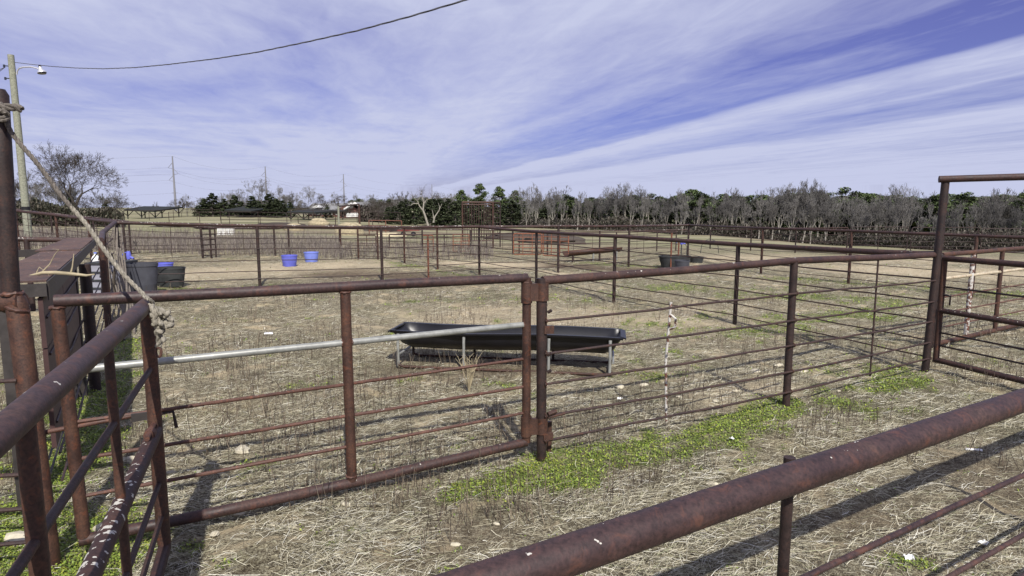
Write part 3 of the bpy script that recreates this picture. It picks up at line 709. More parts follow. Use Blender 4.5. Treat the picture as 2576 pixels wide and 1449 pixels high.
# main gate G1
g_r = Pd(1325, 699, 5.14); g_l = Pz(143, 757, 1.595)
ZGR, ZGL = g_r.z, g_l.z
def gp(s, z, rel=0):
    p = g_l.lerp(g_r, s); return Vector((p.x, p.y, z if not rel else p.z + z))
gt = thing('pipe_gate', Vector((g_r.x, g_r.y, 0)), 'closed rust brown pipe gate across the foreground with a galvanized upper bar', 'gate')
rg = .037
MB().tube([gp(-.004, 0, 1), gp(.3, -.004, 1), gp(.62, .002, 1), gp(1.0, 0, 1)], rg, 20).build('top_rail', M['pipe_clean'], gt)
zb_r, zb_l = zat(g_r.y, 1112), zat(g_l.y, 1360)
MB().tube([gp(.0, zb_l), gp(.25, zb_l * .8 + zb_r * .2 - .01), gp(.6, (zb_l + zb_r) / 2 - .012), gp(1.0, zb_r)], rg, 20).build('bottom_rail', M['pipe'], gt)
MB().tube([gp(0.0, -.03, 1), gp(0.008, zb_l + .02)], rg, 18).build('end_post', M['post'], gt)
MB().tube([gp(1.0, .005, 1), gp(1.0, zb_r - .0)], rg, 18).build('end_post', M['post'], gt)
sm = None
for i in range(101):
    p = gp(i / 100, 1.5); uu_ = 1288 + p.x / (p.y * CP - (p.z - CAMH) * SP) * F
    if uu_ > 862: sm = i / 100; break
MB().tube([gp(sm, -.03, 1), gp(sm + .001, (zb_l + zb_r) / 2 + .0)], rg, 18).build('middle_post', M['post'], gt)
def gv(v_r, v_l): return zat(g_r.y, v_r), zat(g_l.y, v_l)
zr, zl = gv(816, 934)
MB().tube([gp(.0, zl), gp(sm - .01, zl + (zr - zl) * sm)], .024, 16).build('galvanized_bar', M['galv'], gt)
MB().tube([gp(sm + .01, zl + (zr - zl) * sm), gp(1.0 - .008, zr)], .024, 16).build('galvanized_bar', M['galv'], gt)
for vr, vl in ((902, 1064), (972, 1157), (1038, 1252)):
    zr, zl = gv(vr, vl)
    MB().tube(sagline(gp(0.0, zl), gp(1.0 - .008, zr), 12, .004, .003), .0125, 9).build('rod', M['rod_rust'], gt)
zr, zl = gv(902, 1064)
def su(u, z=.9):
    for i in range(400):
        p = gp(i / 400, z)
        if 1288 + p.x / (p.y * CP - (p.z - CAMH) * SP) * F > u: return i / 400
def zrod(t, o=0): return zl + (zr - zl) * t + o
la, lb_, lc_ = su(326), su(368), su(432)
MB().tube([gp(-.10, zrod(0, -.05)), gp(la, zrod(la, -.012))], .0145, 10).build('latch_bar', M['rod_rust'], gt)
MB().tube([gp(lb_, zrod(lb_, -.03)), gp(lc_, zrod(lc_, -.02)), gp(lc_ + .004, zrod(lc_, -.13))], .011, 8).build('latch_handle', M['post_dark'], gt)
dl = (g_r - g_l).normalized(); ang = math.atan2(dl.y, dl.x); pA, pB = gp(la, zrod(la, -.02)), gp(lb_, zrod(lb_, -.02))
MB().box((pA + pB) / 2, ((pB - pA).length, .05, .05), ang).build('latch_sleeve', M['greysteel'], gt)
zax = (0, 0, 1)
weld(gp(0, -.038, 1), zax, .037, gt); weld(gp(1, -.038, 1), zax, .037, gt); weld(gp(sm, -.038, 1), zax, .037, gt); weld(gp(sm, (zb_l + zb_r) / 2 + .04), zax, .036, gt)
zr5, zl5 = gv(816, 934)
for s_ in (sm - .011, sm + .011, .99): weld(gp(s_, zl5 + (zr5 - zl5) * s_), dl, .024, gt, .006)
# hinge post
hb = G(1362, 1155); hz = zat(hb.y, 700)
ht = thing('hinge_post', hb, 'brown hinge post with welded collars between the gate and the near right fence', 'post')
MB().tube([hb + Vector((0, 0, -.05)), Vector((hb.x - .01, hb.y, hz))], .042, 18).build('post', M['post_dark'], ht)
for v0, v1 in ((712, 756), (1050, 1090)):
    za, zb = zat(hb.y, v1), zat(hb.y, v0)
    MB().tube([(hb.x, hb.y, za), (hb.x, hb.y, zb)], .052, 18).build('collar', M['post'], ht)
    MB().tube([(g_r.x, g_r.y, za - .02), (g_r.x, g_r.y, zb + .01)], .047, 18).build('hinge_collar', M['post'], ht)
    mx = (hb + g_r) / 2; MB().box((mx.x, mx.y - .02, (za + zb) / 2), (abs(hb.x - g_r.x) + .03, .03, zb - za), 0).build('hinge_plate', M['post'], ht)
sb = G(1381, 1140); MB().box((sb.x, sb.y, zat(sb.y, 1060) / 2), (.035, .035, zat(sb.y, 1060)), .4).build('stub_post', M['post'], ht)
for v in (828, 1095): MB().box((hb.x + .055, hb.y - .03, zat(hb.y, v)), (.085, .015, .065), .3).build('tab', M['post'], ht)
for v in (785, 893, 935, 1045): MB().tube([(hb.x + .045, hb.y - .02, zat(hb.y, v)), (hb.x + .075, hb.y - .03, zat(hb.y, v) + .02)], .013, 8).build('bolt', M['post_dark'], ht)
zh = zat(hb.y, 1047); MB().tube([(hb.x + .05, hb.y - .03, zh), (hb.x + .2, hb.y + .05, zh + .01)], .014, 8).tube([(hb.x + .05, hb.y - .04, zh + .03), (hb.x + .12, hb.y, zh + .045)], .02, 8).build('latch_pin', M['post'], ht)

# near left swung-open gate G0
e = Pz(368, 768, 1.58)
vpd = Vector(((655 - 1288) / F, CP, 0)); vpd = Vector(((655 - 1288) / F / 1.0, 1.0, 0)).normalized()
def g0(s, z): return Vector((e.x - vpd.x * s, e.y - vpd.y * s, z))
g0t = thing('pipe_gate', g0(0, 0), 'open rust brown pipe gate swung toward the camera at lower left, white splashed middle bar', 'gate')
LG = 3.6
MB().tube([g0(-.02, 1.58), g0(.0, 1.58), g0(1.2, 1.577), g0(LG, 1.58)], .042, 22).build('top_rail', M['pipe_clean'], g0t)
zz1 = zat(e.y, 1083); zz0 = zat(e.y, 1378); 
MB().tube([g0(0, 1.56), g0(0, zz0 + .03)], .038, 18).build('end_post', M['post'], g0t)
MB().tube([g0(0.02, zz1), g0(LG, zz1)], .040, 20).build('middle_rail', M['pipe_drop'] if 'pipe_drop' in M else M['pipe_spot'], g0t)
MB().tube([g0(-.01, zz0 + .02), g0(.01, zz0), g0(LG, zz0)], .036, 18).build('bottom_rail', M['pipe'], g0t)
for v in (926, 1212, 1295):
    zr_ = zat(e.y, v); MB().tube([g0(.02, zr_), g0(LG, zr_)], .0155, 10).build('rod', M['rod'], g0t)
def s_at(u, z):
    best = (1e9, 0)
    for i in range(360):
        p = g0(i / 100, z); 
        if p.y < .3: break
        uu_ = 1288 + p.x / (p.y * CP - (p.z - CAMH) * SP) * F
        best = min(best, (abs(uu_ - u), i / 100))
    return best[1]
s1, s2 = s_at(279, 1.40), s_at(76, 1.40)
MB().tube([g0(s1, 1.57), g0(s1, zz0)], .020, 12).build('upright', M['post'], g0t)
MB().tube([g0(s2, 1.57), g0(s2, zz0)], .026, 12).build('upright', M['post'], g0t)
bz = zz1 + .045
MB().tube([g0(.05, bz + .01), g0(.30, bz + .01)], .015, 10).tube([g0(.16, bz), g0(.22, bz)], .030, 12).build('slide_bolt', M['rod_rust'], g0t)
# chute wall with flat cap
dF8 = Vector((-.516, .857, 0)); nF8 = Vector((-.857, -.516, 0))
c0 = Vector((-3.30, 4.42, 0)); 
cw = thing('chute_wall', Vector((-3.5, 4.5, 0)), 'brown sheeted chute wall with a long flat steel cap at the left', 'chute wall')
def cp(s, w, z): p = c0 + dF8 * s + nF8 * w; return Vector((p.x, p.y, z))
zc = 1.615
for (s0, s1_, dz) in ((0, 3.6, 0.0), (3.6, 7.1, .012)):
    MB().prism([cp(s0, .0, zc + dz), cp(s1_ + .03, .0, zc + dz), cp(s1_ + .03, .38, zc + dz), cp(s0, .44, zc + dz)], (0, 0, .012)).build('cap_sheet', M['cap'], cw)
MB().prism([cp(0, -.012, zc - .13), cp(7.1, -.012, zc - .10), cp(7.1, -.012, zc + .004), cp(0, -.012, zc + .004)], nF8 * .012).build('cap_edge', M['dksteel'], cw)
MB().prism([cp(0.0, 0, zc - .10), cp(.0, .9, zc - .10), cp(0, .9, zc - .01), cp(0, 0, zc - .01)], -dF8 * .03).build('end_beam', M['greysteel'], cw)
for s0, s1_ in ((0.0, 1.48), (1.5, 2.95)):
    for j in range(3):
        z0 = .40 + j * .37
        MB().prism([cp(s0, .03, z0), cp(s1_, .03, z0), cp(s1_, .03, z0 + .36), cp(s0, .03, z0 + .36)], nF8 * .03).build('side_panel', M['brownpanel'], cw)
MB().prism([cp(.0, .20, 0), cp(.08, .20, 0), cp(.08, .20, 1.5), cp(.0, .20, 1.5)], nF8 * .09).build('leg', M['greysteel'], cw)
MB().prism([cp(2.95, .02, 0), cp(3.12, .02, 0), cp(3.12, .02, 1.55), cp(2.95, .02, 1.55)], nF8 * .12).build('leg', M['dksteel'], cw)
for z0 in (.10, .22):
    MB().tube([cp(.3, .12, z0), cp(3., .12, z0 + .0)], .009, 6).build('low_rod', M['dksteel'], cw)
# fence F8, from the corner back toward the gate post
Cb = BF3[0][0]
fence('pipe_fence', 'purple brown pipe fence stub from left corner post to the chute cap', [('w', Cb.x + .02, Cb.y - .08, BF3[0][1]), ('w', -8.45, 13.0, 1.62), ('w', -7.15, 10.95, 1.57)], fr=[.22, .42, .60, .76, .9], rp=.055, rt=.048, rr=.011, mt='pipe_clean', mp='post', skip=(0,))
fence('rod_fence', 'thin rod fence running beneath the edge of the chute cap', [('w', -7.15, 10.95, 1.5), ('w', -4.95, 7.25, 1.50), ('w', -3.30, 4.50, 1.50)], fr=[.1, .28, .45, .62, .78, .92], rp=.06, rr=.010, mp='post_dark', mr='rod', skip=(0, 2), notop=True)
# sticks and vine leaning at the corner post
st = thing('brush_pile', Vector((Cb.x + .3, Cb.y - .6, gz(Cb.x, Cb.y))), 'bundle of dead grey sticks and vines leaning on the left corner post', 'sticks')
rs = random.Random(5)
for i in range(17):
    b0 = Pd(rs.uniform(262, 335), rs.uniform(745, 835), rs.uniform(9.5, 13.5)); b0.z = max(b0.z, gz(b0.x, b0.y) + .0); 
    b0.z = gz(b0.x, b0.y)
    tp = Pd(rs.uniform(268, 305), rs.uniform(565, 690), rs.uniform(12, 14.5)); md = (b0 + tp) / 2 + Vector((rs.uniform(-.12, .12), rs.uniform(-.1, .1), rs.uniform(-.1, .1)))
    r0 = rs.choice([.008, .012, .02, .04])
    MB().tube([b0, b0.lerp(md, .5) + Vector((rs.uniform(-.04, .04), 0, 0)), md, md.lerp(tp, .5) + Vector((rs.uniform(-.05, .05), 0, 0)), tp], [r0, r0 * .9, r0 * .8, r0 * .6, r0 * .4], 7).build('stick', M['stick'], st)
# dry branch on the cap
bt = thing('dry_branch', Pd(45, 690, 4.9), 'bare dry branch with twigs lying across the end of the chute cap', 'branch')
def brp(u, v, y=4.75): return Pd(u, v, y)
mb = MB().tube([brp(50, 700), brp(75, 694), brp(108, 686), brp(140, 686), brp(180, 689), brp(218, 693), brp(238, 690)], [.006, .008, .012, .014, .013, .009, .004], 8)
mb.tube([brp(178, 688), brp(182, 672), brp(184, 655), brp(186, 638)], [.008, .005, .004, .002], 6)
mb.tube([brp(106, 684), brp(125, 665), brp(138, 640), brp(148, 628), brp(132, 626)], [.005, .004, .003, .003, .001], 6)
mb.tube([brp(92, 686), brp(99, 672), brp(110, 680)], [.004, .003, .001], 6)
mb.tube([brp(118, 687), brp(130, 700), brp(142, 712)], [.004, .003, .001], 6)
mb.build('branch', M['hay'], bt)
# near right pipe fence F0
o1 = Pz(1975, 1211, 1.17); o2 = Pz(2560, 1012, 1.17); dd = (o2 - o1).normalized(); n0 = Vector((-dd.y, dd.x, 0))
f0 = thing('pipe_fence', Vector((o1.x, o1.y, 0)), 'nearest thick rust brown pipe rail fence crossing the bottom right corner', 'fence')
MB().tube([o1 - dd * 3.2, o1 - dd * .8, o1 + Vector((0, 0, .003)), o2, o2 + dd * 7], .056, 32).build('top_rail', M['pipe_clean'], f0)
for s_ in (.13, 3.1, 6.1):
    p = o1 + dd * s_ + n0 * .078; MB().tube([(p.x, p.y, -.05), (p.x, p.y, zat((o1 + dd * .13 + n0 * .078).y, 1150))], .0215, 16).build('post', M['post_dark'], f0)
for z in (.745, .385, .13):
    MB().tube(sagline(Vector((o1.x, o1.y, z)) - dd * 3.2 + n0 * .01, Vector((o1.x, o1.y, z)) + dd * 8 + n0 * .01, 30, 0, .003), .0125, 12).build('rail', M['pipe_clean'], f0)
# portal post A with lintel
pa = G(2327, 933); za = zat(pa.y, 452); topx = X(2379, pa.y)
zA = Pd(2379, 452, pa.y)
pt = thing('portal_frame', pa, 'tall brown pipe portal post with a lintel bar running off the right edge', 'portal')
MB().tube([pa + Vector((0, 0, -.05)), zA], .046, 18).build('post', M['post_dark'], pt)
li = Pd(2362, 451, pa.y); lj = Pd(2600, 444, pa.y - .35)
ld = (lj - li).normalized(); MB().tube([li, li + ld * 3.3], .043, 18).build('lintel', M['pipe'], pt)
far = li + ld * 3.1; MB().tube([(far.x, far.y, -.05), far], .046, 14).build('post', M['post_dark'], pt)
a2b = G(2346, 877); a2z = zat(a2b.y, 640)
t = thing('fence_post', a2b, 'shorter brown post standing just behind the tall portal post', 'post')
MB().tube([a2b + Vector((0, 0, -.05)), (a2b.x, a2b.y, a2z)], .042, 16).build('shaft', M['post_dark'], t)
MB().tube([(a2b.x, a2b.y, a2z - .02), (a2b.x, a2b.y, a2z + .012)], [.044, .03], 16).build('cap', M['post_dark'], t)
# gate G3 beyond (closed, continuing the line) with pale bar
g3l = Vector((X(2371, a2b.y), a2b.y, 0)); g3d = Vector((.87, .49, 0)).normalized()
g3 = thing('pipe_gate', g3l, 'far right brown pipe gate with a pale weathered upright and bar', 'gate')
def g3p(s, z): return Vector((g3l.x + g3d.x * s, g3l.y + g3d.y * s, z))
z = lambda v: zat(a2b.y, v)
MB().tube([g3p(.0, z(641)), g3p(3.0, z(641) + .02)], .036, 14).build('top_rail', M['post'], g3)
MB().tube([g3p(.0, z(702)), g3p(3.0, z(702) + .03)], .024, 12).build('pale_bar', M['pale_pipe'], g3)
MB().tube([g3p(.0, z(866)), g3p(3.0, z(866) + .06)], .036, 14).build('bottom_rail', M['post'], g3)
for v in (750, 790, 826): MB().tube([g3p(.0, z(v)), g3p(3.0, z(v) + .05)], .012, 8).build('rod', M['rod_rust'], g3)
MB().tube([g3p(.92, z(641)), g3p(.92, z(856))], .033, 14).build('pale_upright', M['white_flake'], g3)
MB().tube([g3p(1.85, z(641)), g3p(1.85, z(866))], .033, 14).build('upright', M['post'], g3)
MB().tube([g3p(0.03, z(641)), g3p(.03, z(866))], .03, 14).build('end_post', M['post_dark'], g3)
# gate G2 swung toward the camera on the right
q0 = G(2367, 930); yq = q0.y
zt2, zb2 = zat(yq, 650), zat(yq, 905)
qa = Vector((X(2379, yq), yq, 0)); qe = Pz(2576, 666, zt2); qd = (Vector((qe.x, qe.y, 0)) - qa).normalized()
g2 = thing('pipe_gate', qa, 'open dark brown pipe gate below the portal lintel, leading off the right edge', 'gate')
def g2p(s, z): return Vector((qa.x + qd.x * s, qa.y + qd.y * s, z))
MB().tube([g2p(-.01, zt2), g2p(3.2, zt2)], .037, 16).build('top_rail', M['pipe'], g2)
MB().tube([g2p(0, zb2), g2p(3.2, zb2)], .037, 16).build('bottom_rail', M['pipe'], g2)
MB().tube([g2p(0, zat(yq, 781)), g2p(3.2, zat(yq, 781))], .036, 16).build('middle_rail', M['pipe_spot'], g2)
MB().tube([g2p(0, zt2), g2p(0, zb2 - .03)], .037, 16).build('end_post', M['post'], g2)
for v in (721, 836, 868): MB().tube([g2p(0, zat(yq, v)), g2p(3.2, zat(yq, v))], .012, 8).build('rod', M['rod'], g2)
zz_ = zat(yq, 742); MB().tube([g2p(.0, zz_), g2p(.12, zz_ + .0), g2p(.12, zz_ - .12)], .011, 8).tube([g2p(-.14, zz_ - .09), g2p(.0, zz_ - .09)], .014, 8).build('latch', M['rod'], g2)

# ------------------------------------------------------------------ rope
def rope(path, r, mat, parent, name='rope', turns=None, strands=3):
    P3 = [Vector(p) for p in path]; L = [0]
    for a, b in zip(P3[:-1], P3[1:]): L.append(L[-1] + (b - a).length)
    n = max(16, int(L[-1] / (r * 1.1))); mb = MB()
    def samp(s):
        for i in range(len(L) - 1):
            if s <= L[i + 1] or i == len(L) - 2:
                t = (s - L[i]) / max(L[i + 1] - L[i], 1e-6)
                p0 = P3[max(i - 1, 0)]; p1 = P3[i]; p2 = P3[i + 1]; p3 = P3[min(i + 2, len(P3) - 1)]
                return .5 * ((2 * p1) + (-p0 + p2) * t + (2 * p0 - 5 * p1 + 4 * p2 - p3) * t * t + (-p0 + 3 * p1 - 3 * p2 + p3) * t ** 3)
    pts = [samp(L[-1] * i / n) for i in range(n + 1)]
    pitch = r * 7
    for k in range(strands):
        l = []
        for i, p in enumerate(pts):
            d = (pts[min(i + 1, n)] - pts[max(i - 1, 0)]).normalized(); e1 = d.cross(Vector((.3, 1, .1))).normalized(); e2 = d.cross(e1)
            a = 2 * math.pi * (L[-1] * i / n / pitch + k / strands)
            l.append(p + (e1 * math.cos(a) + e2 * math.sin(a)) * r * .52)
        mb.tube(l, r * .56, 7)
    return mb.build(name, M[mat], parent)
rt_ = thing('rope', Pd(10, 300, yL), 'thick frayed rope slung from the tall left post down to the open gate corner', 'rope')
pu = [(8, 292), (30, 335), (58, 370), (87, 403), (120, 445), (150, 487), (178, 520), (207, 552), (230, 582), (252, 614), (290, 665), (322, 702), (345, 725), (362, 742), (370, 758)]
path = [Pd(u, v, yL + (e.y - yL) * i / (len(pu) - 1) - .02) for i, (u, v) in enumerate(pu)]
rope(path[:7], .0125, 'rope_dark', rt_, 'rope_run'); rope(path[6:], .0125, 'rope', rt_, 'rope_run')
rope([Pd(-6, 262, yL - .03), Pd(8, 268, yL - .07), Pd(26, 270, yL - .06), Pd(42, 270, yL - .04), Pd(56, 275, yL - .03)], .020, 'rope_dark', rt_, 'rope_tail')
rope([Pd(-8, 275, yL - .05), Pd(8, 280, yL - .09), Pd(20, 292, yL - .06), Pd(6, 300, yL - .09), Pd(-8, 292, yL - .05)], .016, 'rope_dark', rt_, 'wrap')
ky = e.y - .10
rope([Pd(362, 745, ky), Pd(374, 752, ky - .03), Pd(384, 762, ky), Pd(378, 776, ky + .02), Pd(368, 768, ky)], .011, 'rope', rt_, 'wrap')
rope([Pd(378, 765, ky), Pd(386, 780, ky - .04), Pd(396, 792, ky - .05), Pd(390, 806, ky - .05), Pd(400, 818, ky - .04), Pd(396, 835, ky - .04), Pd(402, 850, ky - .03), Pd(398, 872, ky - .03)], .018, 'rope', rt_, 'braid')
rope([Pd(388, 776, ky), Pd(402, 778, ky - .05), Pd(414, 786, ky - .05), Pd(424, 796, ky - .04), Pd(432, 806, ky - .03), Pd(426, 820, ky - .03), Pd(412, 822, ky - .04), Pd(404, 812, ky - .05), Pd(396, 800, ky - .04)], .014, 'rope', rt_, 'loop')
kb = MB(); kr = random.Random(4)
for i in range(34):
    f = kr.random(); c_ = Pd(384 + 24 * f + kr.uniform(-9, 9), 778 + 74 * f + kr.uniform(-6, 6), ky + kr.uniform(-.07, .01)) if i < 20 else Pd(402 + kr.uniform(0, 30), 786 + kr.uniform(0, 34), ky + kr.uniform(-.06, 0))
    a_ = Vector((kr.uniform(-1, 1), kr.uniform(-1, 1), kr.uniform(-1, 1))).normalized() * .02
    kb.tube([c_ - a_ * 1.1, c_ - a_ * .5, c_ + a_ * .5, c_ + a_ * 1.1], [.004, .0135, .0135, .004], 8)
kb.build('knot', M['rope'], rt_)
rope([Pd(386, 772, ky), Pd(380, 790, ky), Pd(392, 800, ky), Pd(404, 790, ky - .06), Pd(396, 780, ky - .06)], .012, 'rope', rt_, 'loop')
hk = thing('snap_hook', Pd(399, 880, ky - .03), 'rusty snap hook hanging from the end of the frayed rope', 'hook')
rg_ = [Pd(399 + 7 * math.sin(t) * (1), 886 - 12 * math.cos(t), ky - .03) for t in np.linspace(0, 6.283, 14)]
MB().tube([Vector(p) for p in rg_], .0075, 8, False).build('ring', M['rod_rust'], hk)
MB().tube([Pd(396, 862, ky - .03), Pd(398, 876, ky - .03)], .012, 8).build('swivel', M['rod_rust'], hk)

# ------------------------------------------------------------------ feed trough
ta = Vector((-1.50, 8.55, 0)); tb_ = Vector((1.36, 8.10, 0)); tdv = (tb_ - ta).normalized(); tn = Vector((-tdv.y, tdv.x, 0)); tc_ = (ta + tb_) / 2
tr = thing('feed_trough', tc_, 'long black plastic feed trough on a low steel stand in the near pen', 'feed trough')
TL = 1.54; RZ = .50
def tp_(x, y, z): p = tc_ + tdv * x + tn * y; return (p.x, p.y, z)
mb = MB(); NS = 26; ring = 15
def tprof(x):
    e_ = max(0, (abs(x) - (TL - .20)) / .20); wv = .012 * math.sin(x * 4.1 + 1) + (.03 if -1.2 < x < -.6 else 0) * math.sin((x + 1.2) / .6 * math.pi)
    w = .285 * (1 - .10 * e_ ** 2); dpt = .27 * (1 - .92 * e_ ** 1.8); L_ = []
    rimw = .035
    L_.append((-w - rimw + wv, RZ - .03)); L_.append((-w - rimw + wv, RZ))
    for k in range(11):
        a = math.pi * k / 10; L_.append((-math.cos(a) * w + wv * .6 * math.cos(a), RZ - math.sin(a) ** .75 * dpt if 0 < k < 10 else RZ - .002))
    L_.append((w + rimw, RZ)); L_.append((w + rimw, RZ - .03))
    return L_
xs_ = [-TL + 2 * TL * i / NS for i in range(NS + 1)]
for x in xs_:
    lift = .012 * math.sin(x * 2.3)
    for (yy_, z_) in tprof(x): mb.v.append(tp_(x, yy_, z_ + lift))
m_ = 15
for i in range(NS):
    for k in range(m_ - 1): mb.f.append((i * m_ + k, i * m_ + k + 1, (i + 1) * m_ + k + 1, (i + 1) * m_ + k))
bsn = mb.build('basin', M['blk'], tr)
sol = bsn.modifiers.new('thick', 'SOLIDIFY'); sol.thickness = .008
for sgn in (-1, 1):
    MB().prism([tp_(sgn * (TL - .03), -.26, RZ - .01), tp_(sgn * (TL - .03), .26, RZ - .01), tp_(sgn * (TL + .04), .27, RZ - .03), tp_(sgn * (TL + .04), -.27, RZ - .03)], (0, 0, .02)).build('end_lip', M['blk'], tr)
    MB().tube([tp_(-TL + .12, sgn * .33, .05), tp_(-TL + .2, sgn * .33, .022), tp_(TL - .2, sgn * .33, .022), tp_(TL - .12, sgn * .33, .05)], .018, 10).build('skid', M['post'], tr)
    for xx_ in (-1.42, -.52, .60, 1.38):
        MB().tube([tp_(xx_, sgn * .33, .03), tp_(xx_, sgn * .325, RZ - .11), tp_(xx_, sgn * .31, RZ - .035)], [.019, .019, .022], 10).build('leg', M['galv'] if sgn < 0 else M['post_dark'], tr)
    MB().tube([tp_(sgn * 1.42, -.33, .18), tp_(sgn * 1.42, .33, .18)], .016, 8).build('cross_bar', M['galv'], tr)

# ------------------------------------------------------------------ tubs, hydrants
def tub(u0, u1, vt, vb, label, mat, name='tub', rect=False, deep=1.0, yoff=0, group=None, rib=True, taper=.80):
    q = G((u0 + u1) / 2, vb); y = q.y + yoff; xc = X((u0 + u1) / 2, y); r = (X(u1, y) - X(u0, y)) / 2; z0 = gz(xc, y); zt = zat(y - r * .0, vt); h = zt - z0
    t = thing(name, Vector((xc, y + r * deep * .8, z0)), label, 'tub', group)
    c = Vector((xc, y + r * deep * .8, z0)); rb = taper
    prof = [(0.001, .0), (r * rb, .0), (r * (rb + .02), .02)]
    if rib: prof += [(r * (rb + .08), h * .62), (r * (rb + .105), h * .64), (r * (rb + .11), h * .68), (r * (rb + .085), h * .70)]
    prof += [(r * .975, h * .93)]
    MB().lathe(c, prof + [(r * .955, h * .93), (r * .93, h * .6), (r * (rb - .03), .03), (.001, .03)], 36, 1, deep).build('body', M[mat], t)
    MB().lathe(c, [(r * .97, h * .90), (r * 1.0, h * .91), (r * 1.0, h), (r * .95, h), (r * .95, h * .90)], 36, 1, deep).build('rim', M[mat], t)
    return t
tub(701, 741, 643, 671, 'deep blue round plastic tub on the straw, nearer of the two', 'blue_d')
tub(759, 796, 635, 660, 'pale blue round plastic tub on the straw, farther of the two', 'blue')
tub(1663, 1746, 645, 676, 'large black oval water tank beside the orange post', 'dark_tub', deep=.7, name='water_tank')
tub(1738, 1776, 647, 669, 'black tank behind the right end of the large oval tank', 'dark_tub', deep=.9, name='water_tank', yoff=1.2)
tub(1702, 1741, 656, 677, 'grey round tub standing in front of the black oval tank', 'grey_tub', yoff=-.9)
tub(302, 378, 664, 742, 'dark grey ribbed tub left of the green black one by the left fence', 'grey_tub', deep=.8)
tub(372, 450, 674, 722, 'low greenish black tub with a wire handle by the left fence', 'dark_tub', deep=.7, rib=False)
tub(374, 421, 663, 700, 'blue tub mostly hidden behind the greenish black tub', 'blue_d', yoff=.9)
def tote(u0, u1, vt, vb):
    q = G((u0 + u1) / 2, vb); y = q.y; x0, x1 = X(u0, y), X(u1, y); z0 = q.z; zt = zat(y, vt); t = thing('plastic_tote', q, 'light grey ribbed plastic tote behind the left fence posts', 'tote')
    h = zt - z0
    MB().box(((x0 + x1) / 2, y + .35, z0 + h / 2), (x1 - x0, .7, h)).build('body', plain('grey tote', (.26, .26, .30), .6, .1), t)
    for k in (.25, .5, .75): MB().box(((x0 + x1) / 2, y - .012, z0 + h * k), (x1 - x0 - .03, .03, .035)).build('rib', M['dark_tub'], t)
    MB().box(((x0 + x1) / 2, y + .35, zt + .02), (x1 - x0 + .06, .76, .04)).build('lid', M['dark_tub'], t)
tote(214, 292, 665, 745)
def hydrant(u, vb, vt, label, sc=1.0):
    q = G(u, vb); z = zat(q.y, vt); t = thing('yard_hydrant', q, label, 'hydrant')
    MB().tube([q, (q.x, q.y, z - .08 * sc)], .02 * sc, 10).build('pipe', M['dark_tub'], t)
    MB().tube([(q.x, q.y, z - .22 * sc), (q.x, q.y, z - .1 * sc), (q.x, q.y, z)], [.05 * sc, .065 * sc, .04 * sc], 12).tube([(q.x, q.y, z - .14 * sc), (q.x + .14 * sc, q.y - .02, z - .2 * sc)], [.035 * sc, .028 * sc], 10).build('head', M['blue_d'], t)
    MB().tube([(q.x, q.y, z - .02 * sc), (q.x - .14 * sc, q.y, z - .05 * sc), (q.x - .2 * sc, q.y, z - .16 * sc)], .014 * sc, 8).build('handle', M['blue_d'], t)
    MB().tube([(q.x + .14 * sc, q.y, z - .2 * sc), (q.x + .2 * sc, q.y - .05, z - .3 * sc), (q.x + .18 * sc, q.y - .1, q.z + .25)], .012 * sc, 8).build('hose', M['dark_tub'], t)
hydrant(326, 672, 632, 'blue yard hydrant with a handle beside the left corner post', 1.15)
hydrant(1713, 657, 601, 'blue yard hydrant behind the black oval tank', 1.0)
jg = Pd(242, 664, 15); j = thing('jug', jg + Vector((0, 0, 0)), 'white plastic jug sitting on the grey tote', 'jug')
MB().lathe(jg, [(.001, 0), (.09, 0), (.095, .12), (.06, .19), (.03, .21), (.03, .25), (.001, .25)], 16).build('body', M['white'], j)
MB().lathe(jg + Vector((0, 0, .25)), [(.034, 0), (.034, .03), (.001, .03)], 12).build('cap', M['blue'], j)
# bucket-handle hoops in the right pen
for u0, u1, lb in ((1763, 1805, 'thin bent wire hoop standing in the straw of the right pen'),):
    y = 24; t = thing('wire_hoop', Vector((X(u0, y), y, 0)), lb, 'wire'); pts = [Pd(1762, 637, y), Pd(1765, 618, y), Pd(1771, 606, y), Pd(1785, 601, y), Pd(1800, 606, y), Pd(1806, 618, y), Pd(1808, 637, y)]
    MB().tube(pts, .012, 6).build('wire', M['dark_tub'], t)
lq = G(512, 650); t = thing('steel_ladder', lq, 'narrow rusty ladder like loading frame beside a post of the back fence', 'frame'); lt = zat(lq.y, 574)
l1, l2 = Vector((X(509, lq.y), lq.y, lq.z)), Vector((X(527, lq.y), lq.y + .5, lq.z))
MB().tube([l1, (l1.x - .02, l1.y, lt)], .045, 8).build('side_rail', M['post_dark'], t); MB().tube([l2, (l2.x, l2.y, lt)], .03, 8).build('side_rail', M['post_dark'], t)
for k in range(6): z_ = lq.z + .1 + (lt - lq.z - .15) * k / 5; MB().tube([(l1.x, l1.y, z_), (l2.x, l2.y, z_)], .02, 6).build('rung', M['post_dark'], t)
